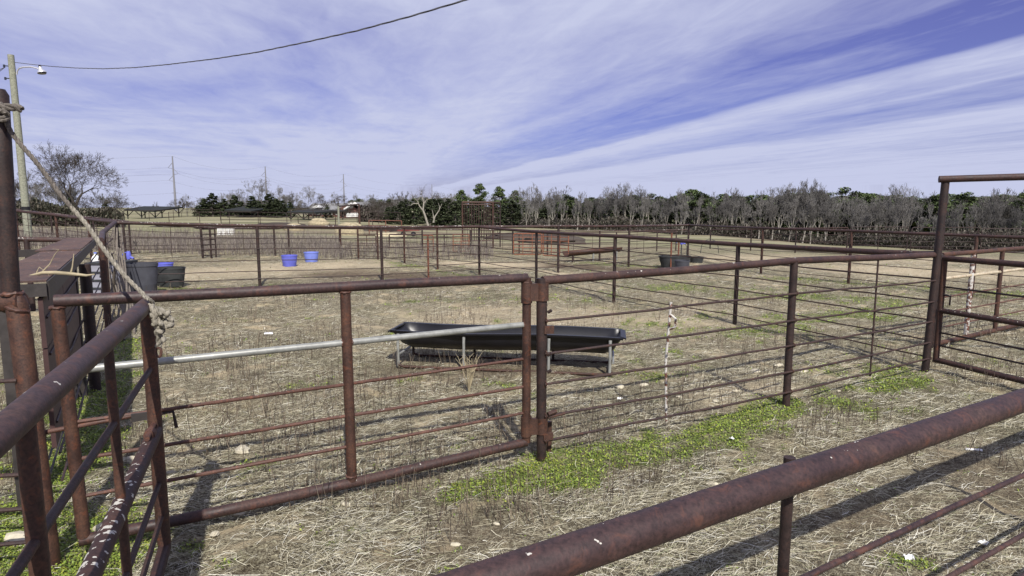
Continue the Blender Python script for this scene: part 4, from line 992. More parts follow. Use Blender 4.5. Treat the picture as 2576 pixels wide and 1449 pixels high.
# rusty feed bunk in the far pen
y = 24.5; fb = thing('feed_bunk', Vector((X(1425, y), y, 0)), 'rusty brown half pipe feed bunk on legs in the middle distance', 'feed bunk')
p0, p1 = Pd(1424, 633, y), Pd(1556, 621, y + 1.2); dd_ = (p1 - p0).normalized(); nn_ = Vector((-dd_.y, dd_.x, 0))
mb = MB(); 
for i in range(2):
    pp = (p0, p1)[i]
    for k in range(9):
        a = math.pi * k / 8; mb.v.append(tuple(pp + nn_ * (-math.cos(a) * .26) + Vector((0, 0, -math.sin(a) * .2))))
for k in range(8): mb.f.append((k, k + 1, 9 + k + 1, 9 + k))
o = mb.build('basin', M['post'], fb); o.modifiers.new('t', 'SOLIDIFY').thickness = .02
for s_ in (.12, .5, .62, .95):
    pp = p0.lerp(p1, s_); MB().tube([(pp.x, pp.y - .15, gz(pp.x, pp.y)), (pp.x, pp.y - .15, pp.z - .1)], .04, 8).build('leg', M['galv' if s_ in (.5, .95) else 'post_dark'], fb)

db_ = G(1180, 985); t = thing('dead_bush', db_, 'pale dead weed bush with bare forked stems in front of the trough', 'dead bush'); rs = random.Random(8); mb = MB()
for i in range(16):
    h_ = rs.uniform(.22, .46); a_ = rs.uniform(0, 6.28); l_ = rs.uniform(.03, .13); tip = db_ + Vector((math.cos(a_) * l_, math.sin(a_) * l_, h_)); md = db_.lerp(tip, .5) + Vector((rs.uniform(-.02, .02), 0, .02))
    mb.tube([db_, md, tip], [.005, .004, .0025], 5)
    for k in range(4):
        p_ = md.lerp(tip, rs.uniform(.1, .95)); mb.tube([p_, p_ + Vector((rs.uniform(-.07, .07), rs.uniform(-.05, .05), rs.uniform(.03, .09)))], [.003, .0015], 4)
mb.build('stems', M['hay'], t)
# litter
def litter(u, v, label, kind, sc=1, mat='white'):
    q = G(u, v); t = thing(kind, q, label, kind.replace('_', ' '))
    return q, t
q, t = litter(2448, 1137, 'white plastic tube lying on the straw right of the near rail', 'plastic_tube')
MB().tube([q + Vector((-.055, .02, .018)), q + Vector((.03, -.01, .02))], .012, 12).build('barrel', M['white'], t); MB().tube([q + Vector((.03, -.01, .02)), q + Vector((.06, -.022, .02))], .0155, 12).build('cap', M['white'], t)
q, t = litter(675, 845, 'crushed silver drink can in the straw of the near pen', 'drink_can')
MB().tube([q + Vector((-.06, 0, .03)), q + Vector((0, .01, .035)), q + Vector((.06, .03, .03))], [.033, .026, .033], 14).build('body', M['alu'], t); MB().tube([q + Vector((.058, .029, .03)), q + Vector((.066, .031, .03))], .030, 14).build('lid', M['alu'], t)
for i, (u, v, lb) in enumerate([(2470, 1378, 'crumpled white scrap of plastic at the lower right edge'), (2285, 1415, 'crumpled clear scrap of plastic in the shade at the lower right'), (1840, 1112, 'small white scrap on the clover left of the middle fence post'), (1560, 1010, 'small pale scrap beside the trough skid')]):
    q = G(u, v); mb = MB(); rs = random.Random(i)
    for a in range(5):
        for b_ in range(4): mb.v.append((q.x + a * .014 - .03, q.y + b_ * .014 - .02, q.z + .02 + rs.uniform(0, .03)))
    for a in range(4):
        for b_ in range(3): mb.f.append((a * 4 + b_, a * 4 + b_ + 1, a * 4 + b_ + 5, a * 4 + b_ + 4))
    o = mb.build('plastic_scrap', M['white'], None, False); o.data.transform(Matrix.Translation(-q)); o.location = q; tag(o, lb, 'litter')

# ------------------------------------------------------------------ utility pole and cable
yp = 27.0; xb, xt = X(50, yp), X(27, yp); pb = Vector((X(47, yp), yp, gz(X(47, yp), yp))); ptop = Pd(27, 138, yp)
pb.x = ptop.x
up = thing('utility_pole', pb, 'weathered grey green wooden utility pole with a lamp arm at the left', 'utility pole')
MB().tube([pb + Vector((0, 0, -.1)), ptop.lerp(pb, .5), ptop], [.155, .135, .115], 20).build('pole', M['pole'], up)
zb_ = zat(yp, 528); MB().tube([(pb.x, pb.y, zb_), (pb.x, pb.y, zb_ + .14)], .158, 20).build('band', M['black'], up)
lp = [Pd(44, 219, yp - .1), Pd(45, 210, yp - .15), Pd(50, 203, yp - .2), Pd(60, 200, yp - .25), Pd(80, 199, yp - .3), Pd(97, 202, yp - .3), Pd(103, 206, yp - .3)]
lp = [Pd(42 + (u - 44), v - 31, yp) for u, v in ((44, 219), (45, 210), (50, 203), (60, 200), (80, 199), (96, 203), (120, 206))]
lp[-1] = Pd(101, 176, yp)
MB().tube(lp, [.03] * len(lp), 10).build('lamp_arm', M['alu'], up)
hd = Pd(101, 174, yp)
lh = MB().tube([hd + Vector((0, 0, .08)), hd + Vector((.02, 0, -.03)), hd + Vector((.05, 0, -.11)), hd + Vector((.06, 0, -.15))], [.06, .09, .16, .17], 16).build('lamp_head', M['alu'], up)
MB().tube([hd + Vector((.06, 0, -.152)), hd + Vector((.065, 0, -.19))], [.165, .14], 16).build('lens', M['glass'], lh)
MB().tube([hd + Vector((0, 0, .08)), hd + Vector((0, 0, .17))], .05, 12).build('photocell', M['black'], lh)
for dz in (.45, .95): MB().tube([ptop + Vector((-.1, 0, -dz)), ptop + Vector((-.32, 0, -dz + .02))], .022, 8).tube([ptop + Vector((-.32, 0, -dz - .05)), ptop + Vector((-.32, 0, -dz + .06))], .04, 8).build('insulator', M['glass'], up)
cu = [(38, 157), (80, 162), (130, 167), (190, 171), (260, 173), (340, 170), (425, 162), (540, 148), (644, 132), (770, 106), (900, 77), (1030, 42), (1172, 0), (1330, -55), (1500, -120)]
A0 = Vector((ptop.x + .12, yp)); A1 = Vector((X(1172, 9), 9.0))
pts = []
for u, v in cu:
    s = (u - 1288) / F; r = ray(u, v); sl = r.x / r.y    # horizontal heading
    dx, dy = A1.x - A0.x, A1.y - A0.y; tt = (sl * A0.y - A0.x) / (dx - sl * dy); yy_ = A0.y + dy * tt
    pts.append(Pd(u, v, yy_))
cb = thing('service_cable', pts[0], 'black twisted service cable sagging from the utility pole across the sky', 'cable')
dense = []
for a, b in zip(pts[:-1], pts[1:]):
    for i in range(14): dense.append(a.lerp(b, i / 14))
mb = MB()
for ph in (0, 2.09, 4.19):
    l = []; s = 0
    for i, p in enumerate(dense):
        if i: s += (p - dense[i - 1]).length
        l.append(p + Vector((0, math.cos(ph + s * 4.5) * .008, math.sin(ph + s * 4.5) * .008)))
    mb.tube(l, .0065, 5)
mb.build('cable_run', M['wire'], cb)
cb2 = thing('drop_wire', ptop, 'thin dark wires leaving the utility pole to the left', 'wire')
for (u, v) in ((-40, 205), (-40, 190)): MB().tube([ptop + Vector((-.3, 0, -.5)), Pd((u + 20) / 2, (v + 158) / 2 + 5, yp), Pd(u, v, yp - 2)], .012, 5).build('wire', M['wire'], cb2)

# ------------------------------------------------------------------ pylons and lines
PY = [(449, 393, 380), (677, 419, 455), (870, 438, 560), (1089, 464, 790)]
PN = ['nearest and leftmost', 'second from the left', 'third from the left', 'farthest and rightmost']
arms = []
for (u, v, y), nm in zip(PY, PN):
    x = X(u, y); z0 = gz(x, y); z1 = zat(y, v); h = z1 - z0
    t = thing('power_pylon', Vector((x, y, z0)), f'slim grey steel transmission pole on the skyline, {nm}', 'pylon')
    MB().tube([(x, y, z0), (x, y, z1)], [.75, .35], 8).build('mast', M['pylon'], t)
    aa = []
    for j, (fz, sd_) in enumerate(((.73, -1), (.62, 1), (.50, -1))):
        z_ = z0 + h * (fz + .06); e_ = Vector((x + sd_ * 3.0, y, z_ - .0)); MB().tube([(x, y, z_ + 3.2), e_, (x, y, z_ - .6)], .14, 6).build('arm', M['pylon'], t); aa.append(e_)
    MB().tube([(x - 1.6, y, z0 + h * .33), (x + 1.6, y, z0 + h * .33)], .14, 6).build('crossarm', M['pylon'], t); aa.append(Vector((x + 1.6, y, z0 + h * .33))); aa.append(Vector((x, y, z1)))
    arms.append(aa)
pre = [Vector((p.x - 190, p.y - 60, p.z + 3)) for p in arms[0]]
seqs = [pre] + arms + [[Vector((p.x + 60, p.y + 300, p.z)) for p in arms[-1]]]
for k in range(5):
    pts = []
    for a, b in zip(seqs[:-1], seqs[1:]):
        for i in range(12):
            t_ = i / 12; p = a[k].lerp(b[k], t_); p.z -= 5 * 4 * t_ * (1 - t_) * (.9 if True else 1); pts.append(p)
    pts.append(seqs[-1][k])
    o = MB().tube(pts, .028, 4).build('power_line', M['wire']); tag(o, 'thin faint transmission line hanging between the skyline pylons', 'power line', 'transmission lines between the pylons')

# ------------------------------------------------------------------ shelters
def shelter(L, T, Rr, Bm, y, label):
    a, t_, r_, b_ = Pd(*L, y), Pd(*T, y + 9), Pd(*Rr, y + 11), Pd(*Bm, y + 1); q0 = Vector((b_.x, b_.y, gz(b_.x, b_.y)))
    t = thing('open_shelter', q0, label, 'shelter')
    MB().prism([a, b_, r_, t_], (0, 0, -.22)).build('roof', M['shelter'], t, False)
    for (f, h) in ((.06, .08), (.5, .08), (.94, .08), (.06, .9), (.5, .9), (.94, .9)):
        q = a.lerp(b_, f).lerp(t_.lerp(r_, f), h); zt = q.z - .15; zg_ = gz(q.x, q.y) - .5
        MB().tube([(q.x, q.y, zg_), (q.x, q.y, zt)], .085, 6).build('post', M['shelter'], t)
        for sg in (-1, 1): MB().tube([(q.x, q.y, zt - .95), (q.x + sg * .95, q.y, zt - .05)], .06, 5).build('brace', M['shelter'], t)
shelter((311, 526.5), (362, 518.5), (461, 520), (388, 530), 97, 'leftmost black roofed open shelter in the distant field')
shelter((564, 527.5), (613, 519), (682, 523), (632, 530.5), 95, 'middle black roofed open shelter in front of the evergreens')
shelter((722, 532), (774, 526.5), (875, 529), (792, 534), 90, 'rightmost black roofed open shelter in front of the house')

# ------------------------------------------------------------------ house
yh = 128
hs = thing('house', Vector((X(860, yh), yh, gz(X(860, yh), yh))), 'distant brick house with a grey roof and white trimmed gable', 'house')
def hp(u, v, dy=0): return Pd(u, v, yh + dy)
zg = gz(X(860, yh), yh) - .2
x0, x1, x2 = X(776, yh), X(888, yh), X(922, yh)
ze = zat(yh, 530); zr = zat(yh, 511)
MB().box(((x0 + x1) / 2, yh + 5, (zg + ze) / 2), (x1 - x0, 9, ze - zg)).build('wall', M['brick'], hs, False)
MB().prism([(x0 - .4, yh - .3, ze), (x0 - .4, yh + 5, zr), (x0 - .4, yh + 10.3, ze)], (x1 - x0 + .6, 0, 0)).build('roof', M['roofing'], hs, False)
zg2 = zat(yh, 507)
MB().prism([(X(868, yh), yh - 4, zg), (X(868, yh), yh - 4, zat(yh, 524)), (X(893, yh), yh - 4, zg2 - .5), (X(928, yh), yh - 4, zat(yh, 535)), (X(928, yh), yh - 4, zg)], (0, 11, 0)).build('gable', M['brick'], hs, False)
for (ua, va, ub_, vb_) in ((865, 524, 893, 508), (893, 508, 934, 537)):
    a, b_ = Pd(ua, va, yh - 5), Pd(ub_, vb_, yh - 5); dz = Vector((0, 0, -.45))
    MB().prism([a, b_, b_ + dz, a + dz], (0, 12.5, 0)).build('roof', M['roofing'], hs, False)
    MB().prism([a + Vector((0, -.15, 0)), b_ + Vector((0, -.15, 0)), b_ + dz * .7 + Vector((0, -.15, 0)), a + dz * .7 + Vector((0, -.15, 0))], (0, .12, 0)).build('trim', M['white'], hs, False)
MB().box((X(897, yh), yh - 4.05, zat(yh, 517)), (.9, .12, 1.1)).build('chimney_panel', M['white'], hs, False)
MB().box((X(912, yh), yh - 5.3, zat(yh, 540)), (2.8, 2.4, .8)).build('deck', M['white'], hs, False)
MB().prism([Pd(783, 522, yh - 1.5), Pd(796, 516, yh - 1.5), Pd(803, 522, yh - 1.5)], (0, 3, 0)).build('dormer', M['white'], hs, False)
for u in (800, 815, 832, 850): 
    w = MB().box((X(u, yh), yh + .44, zat(yh, 535)), (.9, .1, .8)).build('window', M['white'], hs, False)
    MB().box((X(u, yh), yh + .37, zat(yh, 535)), (.6, .05, .6)).build('pane', M['glass'], w, False)

# ------------------------------------------------------------------ rusty frames beyond the fence
y = 33; t = thing('hay_rack', Vector((X(1165, y), y, gz(X(1165, y), y))), 'tall rusty barred hay rack rising behind the middle of the far fence', 'rack')
a, b_ = Pd(1163, 509, y), Pd(1240, 509, y); zb = gz(X(1200, y), y)
MB().tube([a, b_], .05, 8).build('top_bar', M['post'], t); MB().tube([(a.x, y, zb + .4), (b_.x, y, zb + .4)], .04, 8).build('bottom_bar', M['post'], t)
MB().tube([a + Vector((0, 0, -.12)), b_ + Vector((0, 0, -.12))], .03, 8).build('upper_bar', M['post'], t)
for p in (a, b_): MB().tube([(p.x, p.y, zb), p], .045, 8).build('post', M['post'], t)
for i in range(1, 13):
    xx_ = a.x + (b_.x - a.x) * i / 13; MB().tube([(xx_, y, zb + .4), (xx_ + random.uniform(-.02, .02), y, a.z)], .017, 6).build('bar', M['rod'], t)
b2 = b_ + Vector((.35, 1.1, 0)); MB().tube([(b2.x, b2.y, zb), b2], .035, 8).build('post', M['post_dark'], t)
for i in range(9):
    z_ = zb + .5 + i * .27; MB().tube([(b_.x, b_.y, z_), (b2.x, b2.y, z_)], .018, 6).build('rung', M['rod'], t)
a3 = a + Vector((.25, 1.1, 0))
MB().tube([a3, b2], .035, 8).build('top_bar', M['post'], t)
for i in range(1, 12):
    xx_ = a3.x + (b2.x - a3.x) * i / 12; MB().tube([(xx_, b2.y, zb + .4), (xx_, b2.y, a.z)], .015, 6).build('bar', M['rod'], t)
y = 50; t = thing('pole_portal', Vector((X(852, y), y, gz(X(852, y), y))), 'weathered upright pole frame with a slanting lintel in front of the house', 'frame')
a, b_ = Pd(851, 519, y), Pd(903, 514, y)
MB().tube([(a.x, y, gz(a.x, y)), a], .08, 8).build('post', M['pole'], t); MB().tube([(b_.x, y, gz(b_.x, y)), b_], .08, 8).build('post', M['post'], t); MB().tube([a, b_], .06, 8).build('lintel', M['post_dark'], t)
MB().tube([a + Vector((0, 0, -.9)), b_ + Vector((0, 0, -1.0))], .04, 8).build('rail', M['post'], t)
# bale ring, hay mounds, white crate, cream strip, red trailer, white boards
def mound(u, v, w, h, y, label, mat='hay', name='hay_pile'):
    x = X(u, y); z = gz(x, y); z1 = zat(y, v); mb = MB(); n = 14; m = 7; rs = random.Random(int(u))
    for a in range(m + 1):
        f = a / m
        for k in range(n):
            t = 2 * math.pi * k / n; r = w * math.cos(f * math.pi / 2) ** .8 * (1 + rs.uniform(-.12, .12)); mb.v.append((r * math.cos(t) + x, y + r * math.sin(t) * .7, z + (z1 - z) * math.sin(f * math.pi / 2) * (1 + rs.uniform(-.05, .05))))
    for a in range(m):
        for k in range(n): mb.f.append((a * n + k, a * n + (k + 1) % n, (a + 1) * n + (k + 1) % n, (a + 1) * n + k))
    o = mb.build(name, M[mat]); c = Vector((x, y, z)); o.data.transform(Matrix.Translation(-c)); o.location = c; tag(o, label, 'hay')
mound(804, 548, 1.1, 1.3, 62, 'pale hay pile between the middle and right shelters')
mound(878, 560, 1.0, .8, 46, 'old hay bale in the ring under the pole frame')
mound(893, 561, .7, .8, 47, 'smaller hay pile right of the bale under the pole frame')
mound(742, 562, .9, .5, 52, 'low yellow hay heap under the right shelter')
y = 42; t = thing('slatted_crate', Vector((X(553, y), y, gz(X(553, y), y))), 'white slatted crate on the ground beyond the back fence', 'crate')
xa, xb = X(550, y), X(590, y); z0 = zat(y, 592); z1 = zat(y, 574)
for k in range(4): MB().box(((xa + xb) / 2, y, z0 + (z1 - z0) * (k + .5) / 4), (xb - xa, .04, .07)).build('slat', M['white'], t, False)
for k in range(4): MB().box((xa + (xb - xa) * k / 3, y + .04, (z0 + z1) / 2), (.07, .05, z1 - z0)).build('upright', M['white'], t, False)
y = 55
p = Pd(655, 579, y); o = MB().box((p.x, p.y, gz(p.x, y) + .12), (X(722, y) - X(590, y), .7, .24)).box((p.x - 1, p.y - .3, gz(p.x, y) + .1), (3., .5, .3), .03).build('lumber_stack', M['cream'], None, False); tag(o, 'long low cream coloured stack of boards behind the white crate', 'lumber')
y = 44
p = Pd(1030, 583, y); z0 = gz(p.x, y); t = thing('flat_trailer', Vector((p.x, y, z0)), 'small red flatbed trailer beyond the far pens', 'trailer')
MB().box((p.x, y, z0 + .55), (1.5, 1., .16)).build('bed', M['red'], t, False); MB().box((p.x, y - .3, z0 + .72), (1.3, .3, .14)).build('load', M['alu'], t, False)
for sx in (-.35, .35): w = MB().tube([(p.x + sx, y - .56, z0 + .25), (p.x + sx, y - .42, z0 + .25)], .17, 16).build('wheel', M['black'], t); MB().tube([(p.x + sx, y - .57, z0 + .25), (p.x + sx, y - .55, z0 + .25)], .06, 12).build('rim', M['grey_tub'], w)
MB().tube([(p.x - .75, y, z0 + .5), (p.x - 1.4, y, z0 + .4)], .04, 8).build('tongue', M['post_dark'], t)
p = Pd(985, 583, 43); o = MB().box((p.x, 43, gz(p.x, 43) + .14), (2.1, .5, .10), .06).box((p.x - .3, 43.1, gz(p.x, 43) + .26), (1.3, .4, .09), -.05).build('white_boards', M['cream'], None, False); tag(o, 'pale white boards lying left of the red trailer', 'boards')
mound(1310, 585, 2.6, .6, 44, 'dark brush heap beyond the far pens', 'twig_dark', 'brush_heap')
mound(1390, 590, 2.2, .6, 40, 'lower dark heap of brush behind the orange gates', 'twig_dark', 'brush_heap')
p = Pd(2290, 575, 98); o = MB().box((p.x - 24, 98, gz(p.x - 24, 98) + 1.0), (4.4, .3, .4)).build('fallen_log', M['brick'], None, False)
o.data.transform(Matrix.Translation(-Vector((p.x - 24, 98, gz(p.x - 24, 98))))); o.location = (p.x - 24, 98, gz(p.x - 24, 98)); tag(o, 'reddish fallen log at the foot of the woods', 'log')

for (u_, y_, w_, h_, lb_) in ((470, 58, 3.0, .30, 'low brown debris heap in the distant pen under the leftmost shelter'), (600, 54, 3.4, .35, 'low brown debris heap in front of the middle shelter'), (705, 60, 2.6, .4, 'low brown debris heap right of the middle shelter'), (955, 56, 2.8, .45, 'brown debris heap right of the pole frame'), (835, 58, 2.0, .35, 'brown debris heap left of the pole frame')):
    x_ = X(u_, y_); z_ = gz(x_, y_) + h_; b_v = 724.5 - F * math.tan(math.atan((z_ - CAMH) / y_) + PITCH)
    mound(u_, b_v, w_, h_, y_, lb_, 'twig_dark', 'brush_heap')
# ------------------------------------------------------------------ trees
class Tree:
    def __init__(s): s.B = []; s.T = []; s.R0 = []; s.R1 = []
    def seg(s, a, b, r0, r1): s.B.append(a); s.T.append(b); s.R0.append(r0); s.R1.append(r1)
    def arrays(s, n):
        B = np.array(s.B); T = np.array(s.T); R0 = np.array(s.R0); R1 = np.array(s.R1)
        d = T - B; d /= np.linalg.norm(d, axis=1)[:, None] + 1e-9
        ref = np.where(np.abs(d[:, 2:3]) < .9, np.array([[0, 0, 1.]]), np.array([[1., 0, 0]])); e1 = np.cross(d, ref); e1 /= np.linalg.norm(e1, axis=1)[:, None]; e2 = np.cross(d, e1)
        V = []
        for P_, R_ in ((B, R0), (T, R1)):
            for k in range(n):
                a = 2 * math.pi * k / n; V.append(P_ + (e1 * math.cos(a) + e2 * math.sin(a)) * R_[:, None])
        V = np.stack(V, 1).reshape(-1, 3); bi = (np.arange(len(B)) * 2 * n)[:, None]
        Fc = np.concatenate([bi + np.array([[k, (k + 1) % n, n + (k + 1) % n, n + k]]) for k in range(n)], 0)
        return V, Fc
def bare_tree(seed, H=10., L0=.28, ratio=.82, ang=.42, levels=8, r0=.15, rmin=.009, up=.12, lean=.0, width=1.0, side=.5, shrink=.66, wig=.10):
    rs = np.random.default_rng(seed); S_ = []
    def grow(p, d, L, r, lev):
        k = 3 if lev < 4 else 2; q = p; ra = r
        for i in range(k):
            d = d + rs.normal(0, wig, 3) + np.array([0, 0, up * .5]); d = d / np.linalg.norm(d); n_ = q + d * L / k; rb = max(ra * .90, rmin)
            S_.append((q, n_, ra, rb, lev)); q = n_; ra = rb
            if lev >= 2 and rs.random() < side:
                ax = rs.normal(0, 1, 3); ax -= (ax @ d) * d; ax /= np.linalg.norm(ax); nd = d * .6 + ax * .8 + np.array([0, 0, up]); nd /= np.linalg.norm(nd)
                e_ = q + nd * L * rs.uniform(.35, .7); S_.append((q, e_, max(ra * .45, rmin), rmin * .7, max(lev, 4)))
                f_ = q + (e_ - q) * .5; ax2 = rs.normal(0, 1, 3); g_ = f_ + (nd * .5 + ax2 * .35) * L * .4; S_.append((f_, g_, rmin, rmin * .6, 6))
        if lev >= levels: return
        nc = 3 if rs.random() < (.75 if lev == 0 else .38) else 2
        a0 = rs.uniform(0, 6.283); ref = np.array([1., 0, 0]) if abs(d[2]) > .8 else np.array([0, 0, 1.]); e1 = np.cross(d, ref); e1 /= np.linalg.norm(e1); e2 = np.cross(d, e1)
        lead = rs.random() < lean
        for c in range(nc):
            a = a0 + 6.283 * c / nc + rs.normal(0, .3); th = ang * rs.uniform(.6, 1.35) * (1.15 if lev < 2 else 1)
            if lead and c == 0: th *= .25
            nd = d * math.cos(th) + (e1 * math.cos(a) + e2 * math.sin(a)) * math.sin(th) + np.array([0, 0, up]); nd /= np.linalg.norm(nd)
            grow(q, nd, L * ratio * rs.uniform(.72, 1.12) * (1.1 if lead and c == 0 else 1), max(ra * shrink * (1.25 if lead and c == 0 else 1), rmin), lev + 1)
    grow(np.zeros(3), np.array([rs.normal(0, .04), rs.normal(0, .04), 1.]), H * L0, r0, 0)
    mz = max(q[1][2] for q in S_); k = H / mz; W_ = np.array([k * width, k * width, k])
    big = Tree(); small = Tree()
    for a, b2, ra, rb, lev in S_: (big if lev <= 2 else small).seg(a * W_, b2 * W_, ra, rb)
    return big.arrays(6), small.arrays(3)
PROTO = {}
def leaves(pos, s, col, flat=.5):
    n = len(pos); th = rng.uniform(0, 6.283, n); a = np.stack([np.cos(th), np.sin(th), rng.normal(0, flat, n)], -1) * s[:, None]; b2 = np.stack([-np.sin(th), np.cos(th), rng.normal(0, flat, n)], -1) * s[:, None] * .6
    V = np.stack([pos - a, pos - b2, pos + a, pos + b2], 1).reshape(-1, 3); Fc = np.arange(4 * n).reshape(n, 4); return V, Fc, np.repeat(col, 4, 0)
def mk_bare(key, mt, mc, **k):
    (V, Fc), (V2_, F2) = bare_tree(**k); PROTO[key] = (np_mesh('trunk', V, Fc, None, M[mt], True), np_mesh('crown', V2_, F2, None, M[mc]), k.get('H', 10.))
mk_bare('b0', 'bark', 'twig', seed=1, L0=.34, ang=.34, up=.13, lean=.85, levels=7, r0=.11, rmin=.018, side=.4, width=.85)
mk_bare('b1', 'bark_pale', 'twig_pale', seed=2, L0=.42, ang=.36, up=.13, lean=.8, levels=7, r0=.16, rmin=.018, side=.4, width=.8)
mk_bare('b2', 'bark', 'twig_pale', seed=3, L0=.24, ang=.46, up=.08, lean=.3, levels=7, r0=.12, rmin=.018, side=.4)
mk_bare('b3', 'bark_pale', 'twig', seed=4, L0=.50, ang=.38, up=.12, lean=.6, levels=7, r0=.17, rmin=.018, side=.4, width=.85)
mk_bare('b4', 'bark', 'twig_dark', seed=5, L0=.10, ang=.50, up=.08, lean=.1, levels=8, r0=.10, rmin=.012, side=.5)
mk_bare('b5', 'bark', 'twig', seed=9, L0=.44, ang=.36, up=.12, lean=.8, levels=7, r0=.11, rmin=.018, side=.4, width=.8)
mk_bare('b6', 'bark_pale', 'twig_pale', seed=14, L0=.60, ang=.32, up=.14, lean=.8, levels=6, r0=.17, rmin=.018, side=.5, width=.75)
mk_bare('oak', 'twig_dark', 'twig_dark', seed=12, L0=.20, ratio=.86, ang=.50, up=.03, lean=.15, levels=9, r0=.34, rmin=.011, side=.22, shrink=.70, wig=.13)
def pine(key, seed, H=10., cone=False, low=.45, wide=2.0, n=3200, dark=1.0, trunk_r=.14):
    rs = np.random.default_rng(seed); tr_ = Tree(); P_ = []
    p = np.zeros(3); 
    for i in range(6): q = np.array([rs.normal(0, .06), rs.normal(0, .06), H * .97 * (i + 1) / 6]); tr_.seg(p, q, trunk_r * (1 - i / 7), trunk_r * (1 - (i + 1) / 7)); p = q
    ncl = 90 if cone else 46; cs = []
    for c in range(ncl):
        t = rs.uniform(0, 1) ** (1.0 if cone else .8); z = H * (low + (1 - low) * t)
        rad = wide * ((1 - t) ** .75 + .06) if cone else wide * (.35 + .9 * math.sin(math.pi * min(1, .25 + .75 * t)) ** 1.) * (1.0 if t < .9 else .6)
        a = rs.uniform(0, 6.28); rr_ = rad * rs.uniform(.35, 1.0); c_ = np.array([math.cos(a) * rr_, math.sin(a) * rr_, z + (rs.normal(0, .12) if cone else rs.normal(0, .3))])
        tr_.seg(np.array([0, 0, max(.2, z - rr_ * .3)]), c_, .03, .012); cs.append((c_, rs.uniform(.35, .65) if cone else rs.uniform(.5, .95)))
    pos = []; bright = []
    for c_, r_ in cs:
        m = n // ncl; o = rs.normal(0, 1, (m, 3)); o /= np.linalg.norm(o, axis=1)[:, None]; o *= (rs.random(m) ** .4)[:, None] * r_; o[:, 2] *= .6
        pos.append(c_ + o); bright.append(np.full(m, rs.uniform(.7, 1.35)))
    pos = np.concatenate(pos); bright = np.concatenate(bright) * rng.uniform(.65, 1.35, len(pos))
    base = np.array([.070, .086, .044]) if cone else np.array([.076, .102, .040])
    V, Fc, C = leaves(pos, rng.uniform(.08, .19, len(pos)) * (1.15 if cone else 1.0), base[None] * bright[:, None] * dark, .7)
    tv, tf = tr_.arrays(5)
    PROTO[key] = (np_mesh('trunk', tv, tf, None, M['bark'], True), np_mesh('crown', V, Fc, C, M['needle']), H)
pine('p0', 21, low=.45, wide=1.7, n=5200); pine('p1', 22, low=.35, wide=2.0, n=5600, dark=.85); pine('p2', 23, low=.55, wide=1.5, n=4200, dark=1.1)
pine('c0', 31, cone=True, low=.06, wide=2.5, n=8000, dark=.75); pine('c1', 32, cone=True, low=.05, wide=3.2, n=8500, dark=.65); pine('c2', 33, cone=True, low=.08, wide=2.9, n=7600, dark=.95)
def tree(kind, u, vt, y, label, group=None, wid=1.0, name=None, rz=None, sink=.1):
    tm, cm, H = PROTO[kind]; x = X(u, y); z0 = gz(x, y) - sink; h = zat(y, vt) - z0; s = h / H
    nm = name or {'b': 'bare_tree', 'o': 'bare_tree', 'p': 'pine_tree', 'c': 'cedar_tree'}[kind[0]]
    o = thing(nm, Vector((x, y, z0)), label, 'tree', group); sw = s * wid
    o.scale = (sw, sw, s); o.rotation_euler = (0, 0, random.uniform(0, 6.28) if rz is None else rz)
    for me_, n_ in ((tm, 'trunk'), (cm, 'crown')):
        c_ = bpy.data.objects.new(n_, me_); COL.objects.link(c_); c_.parent = o
    return o
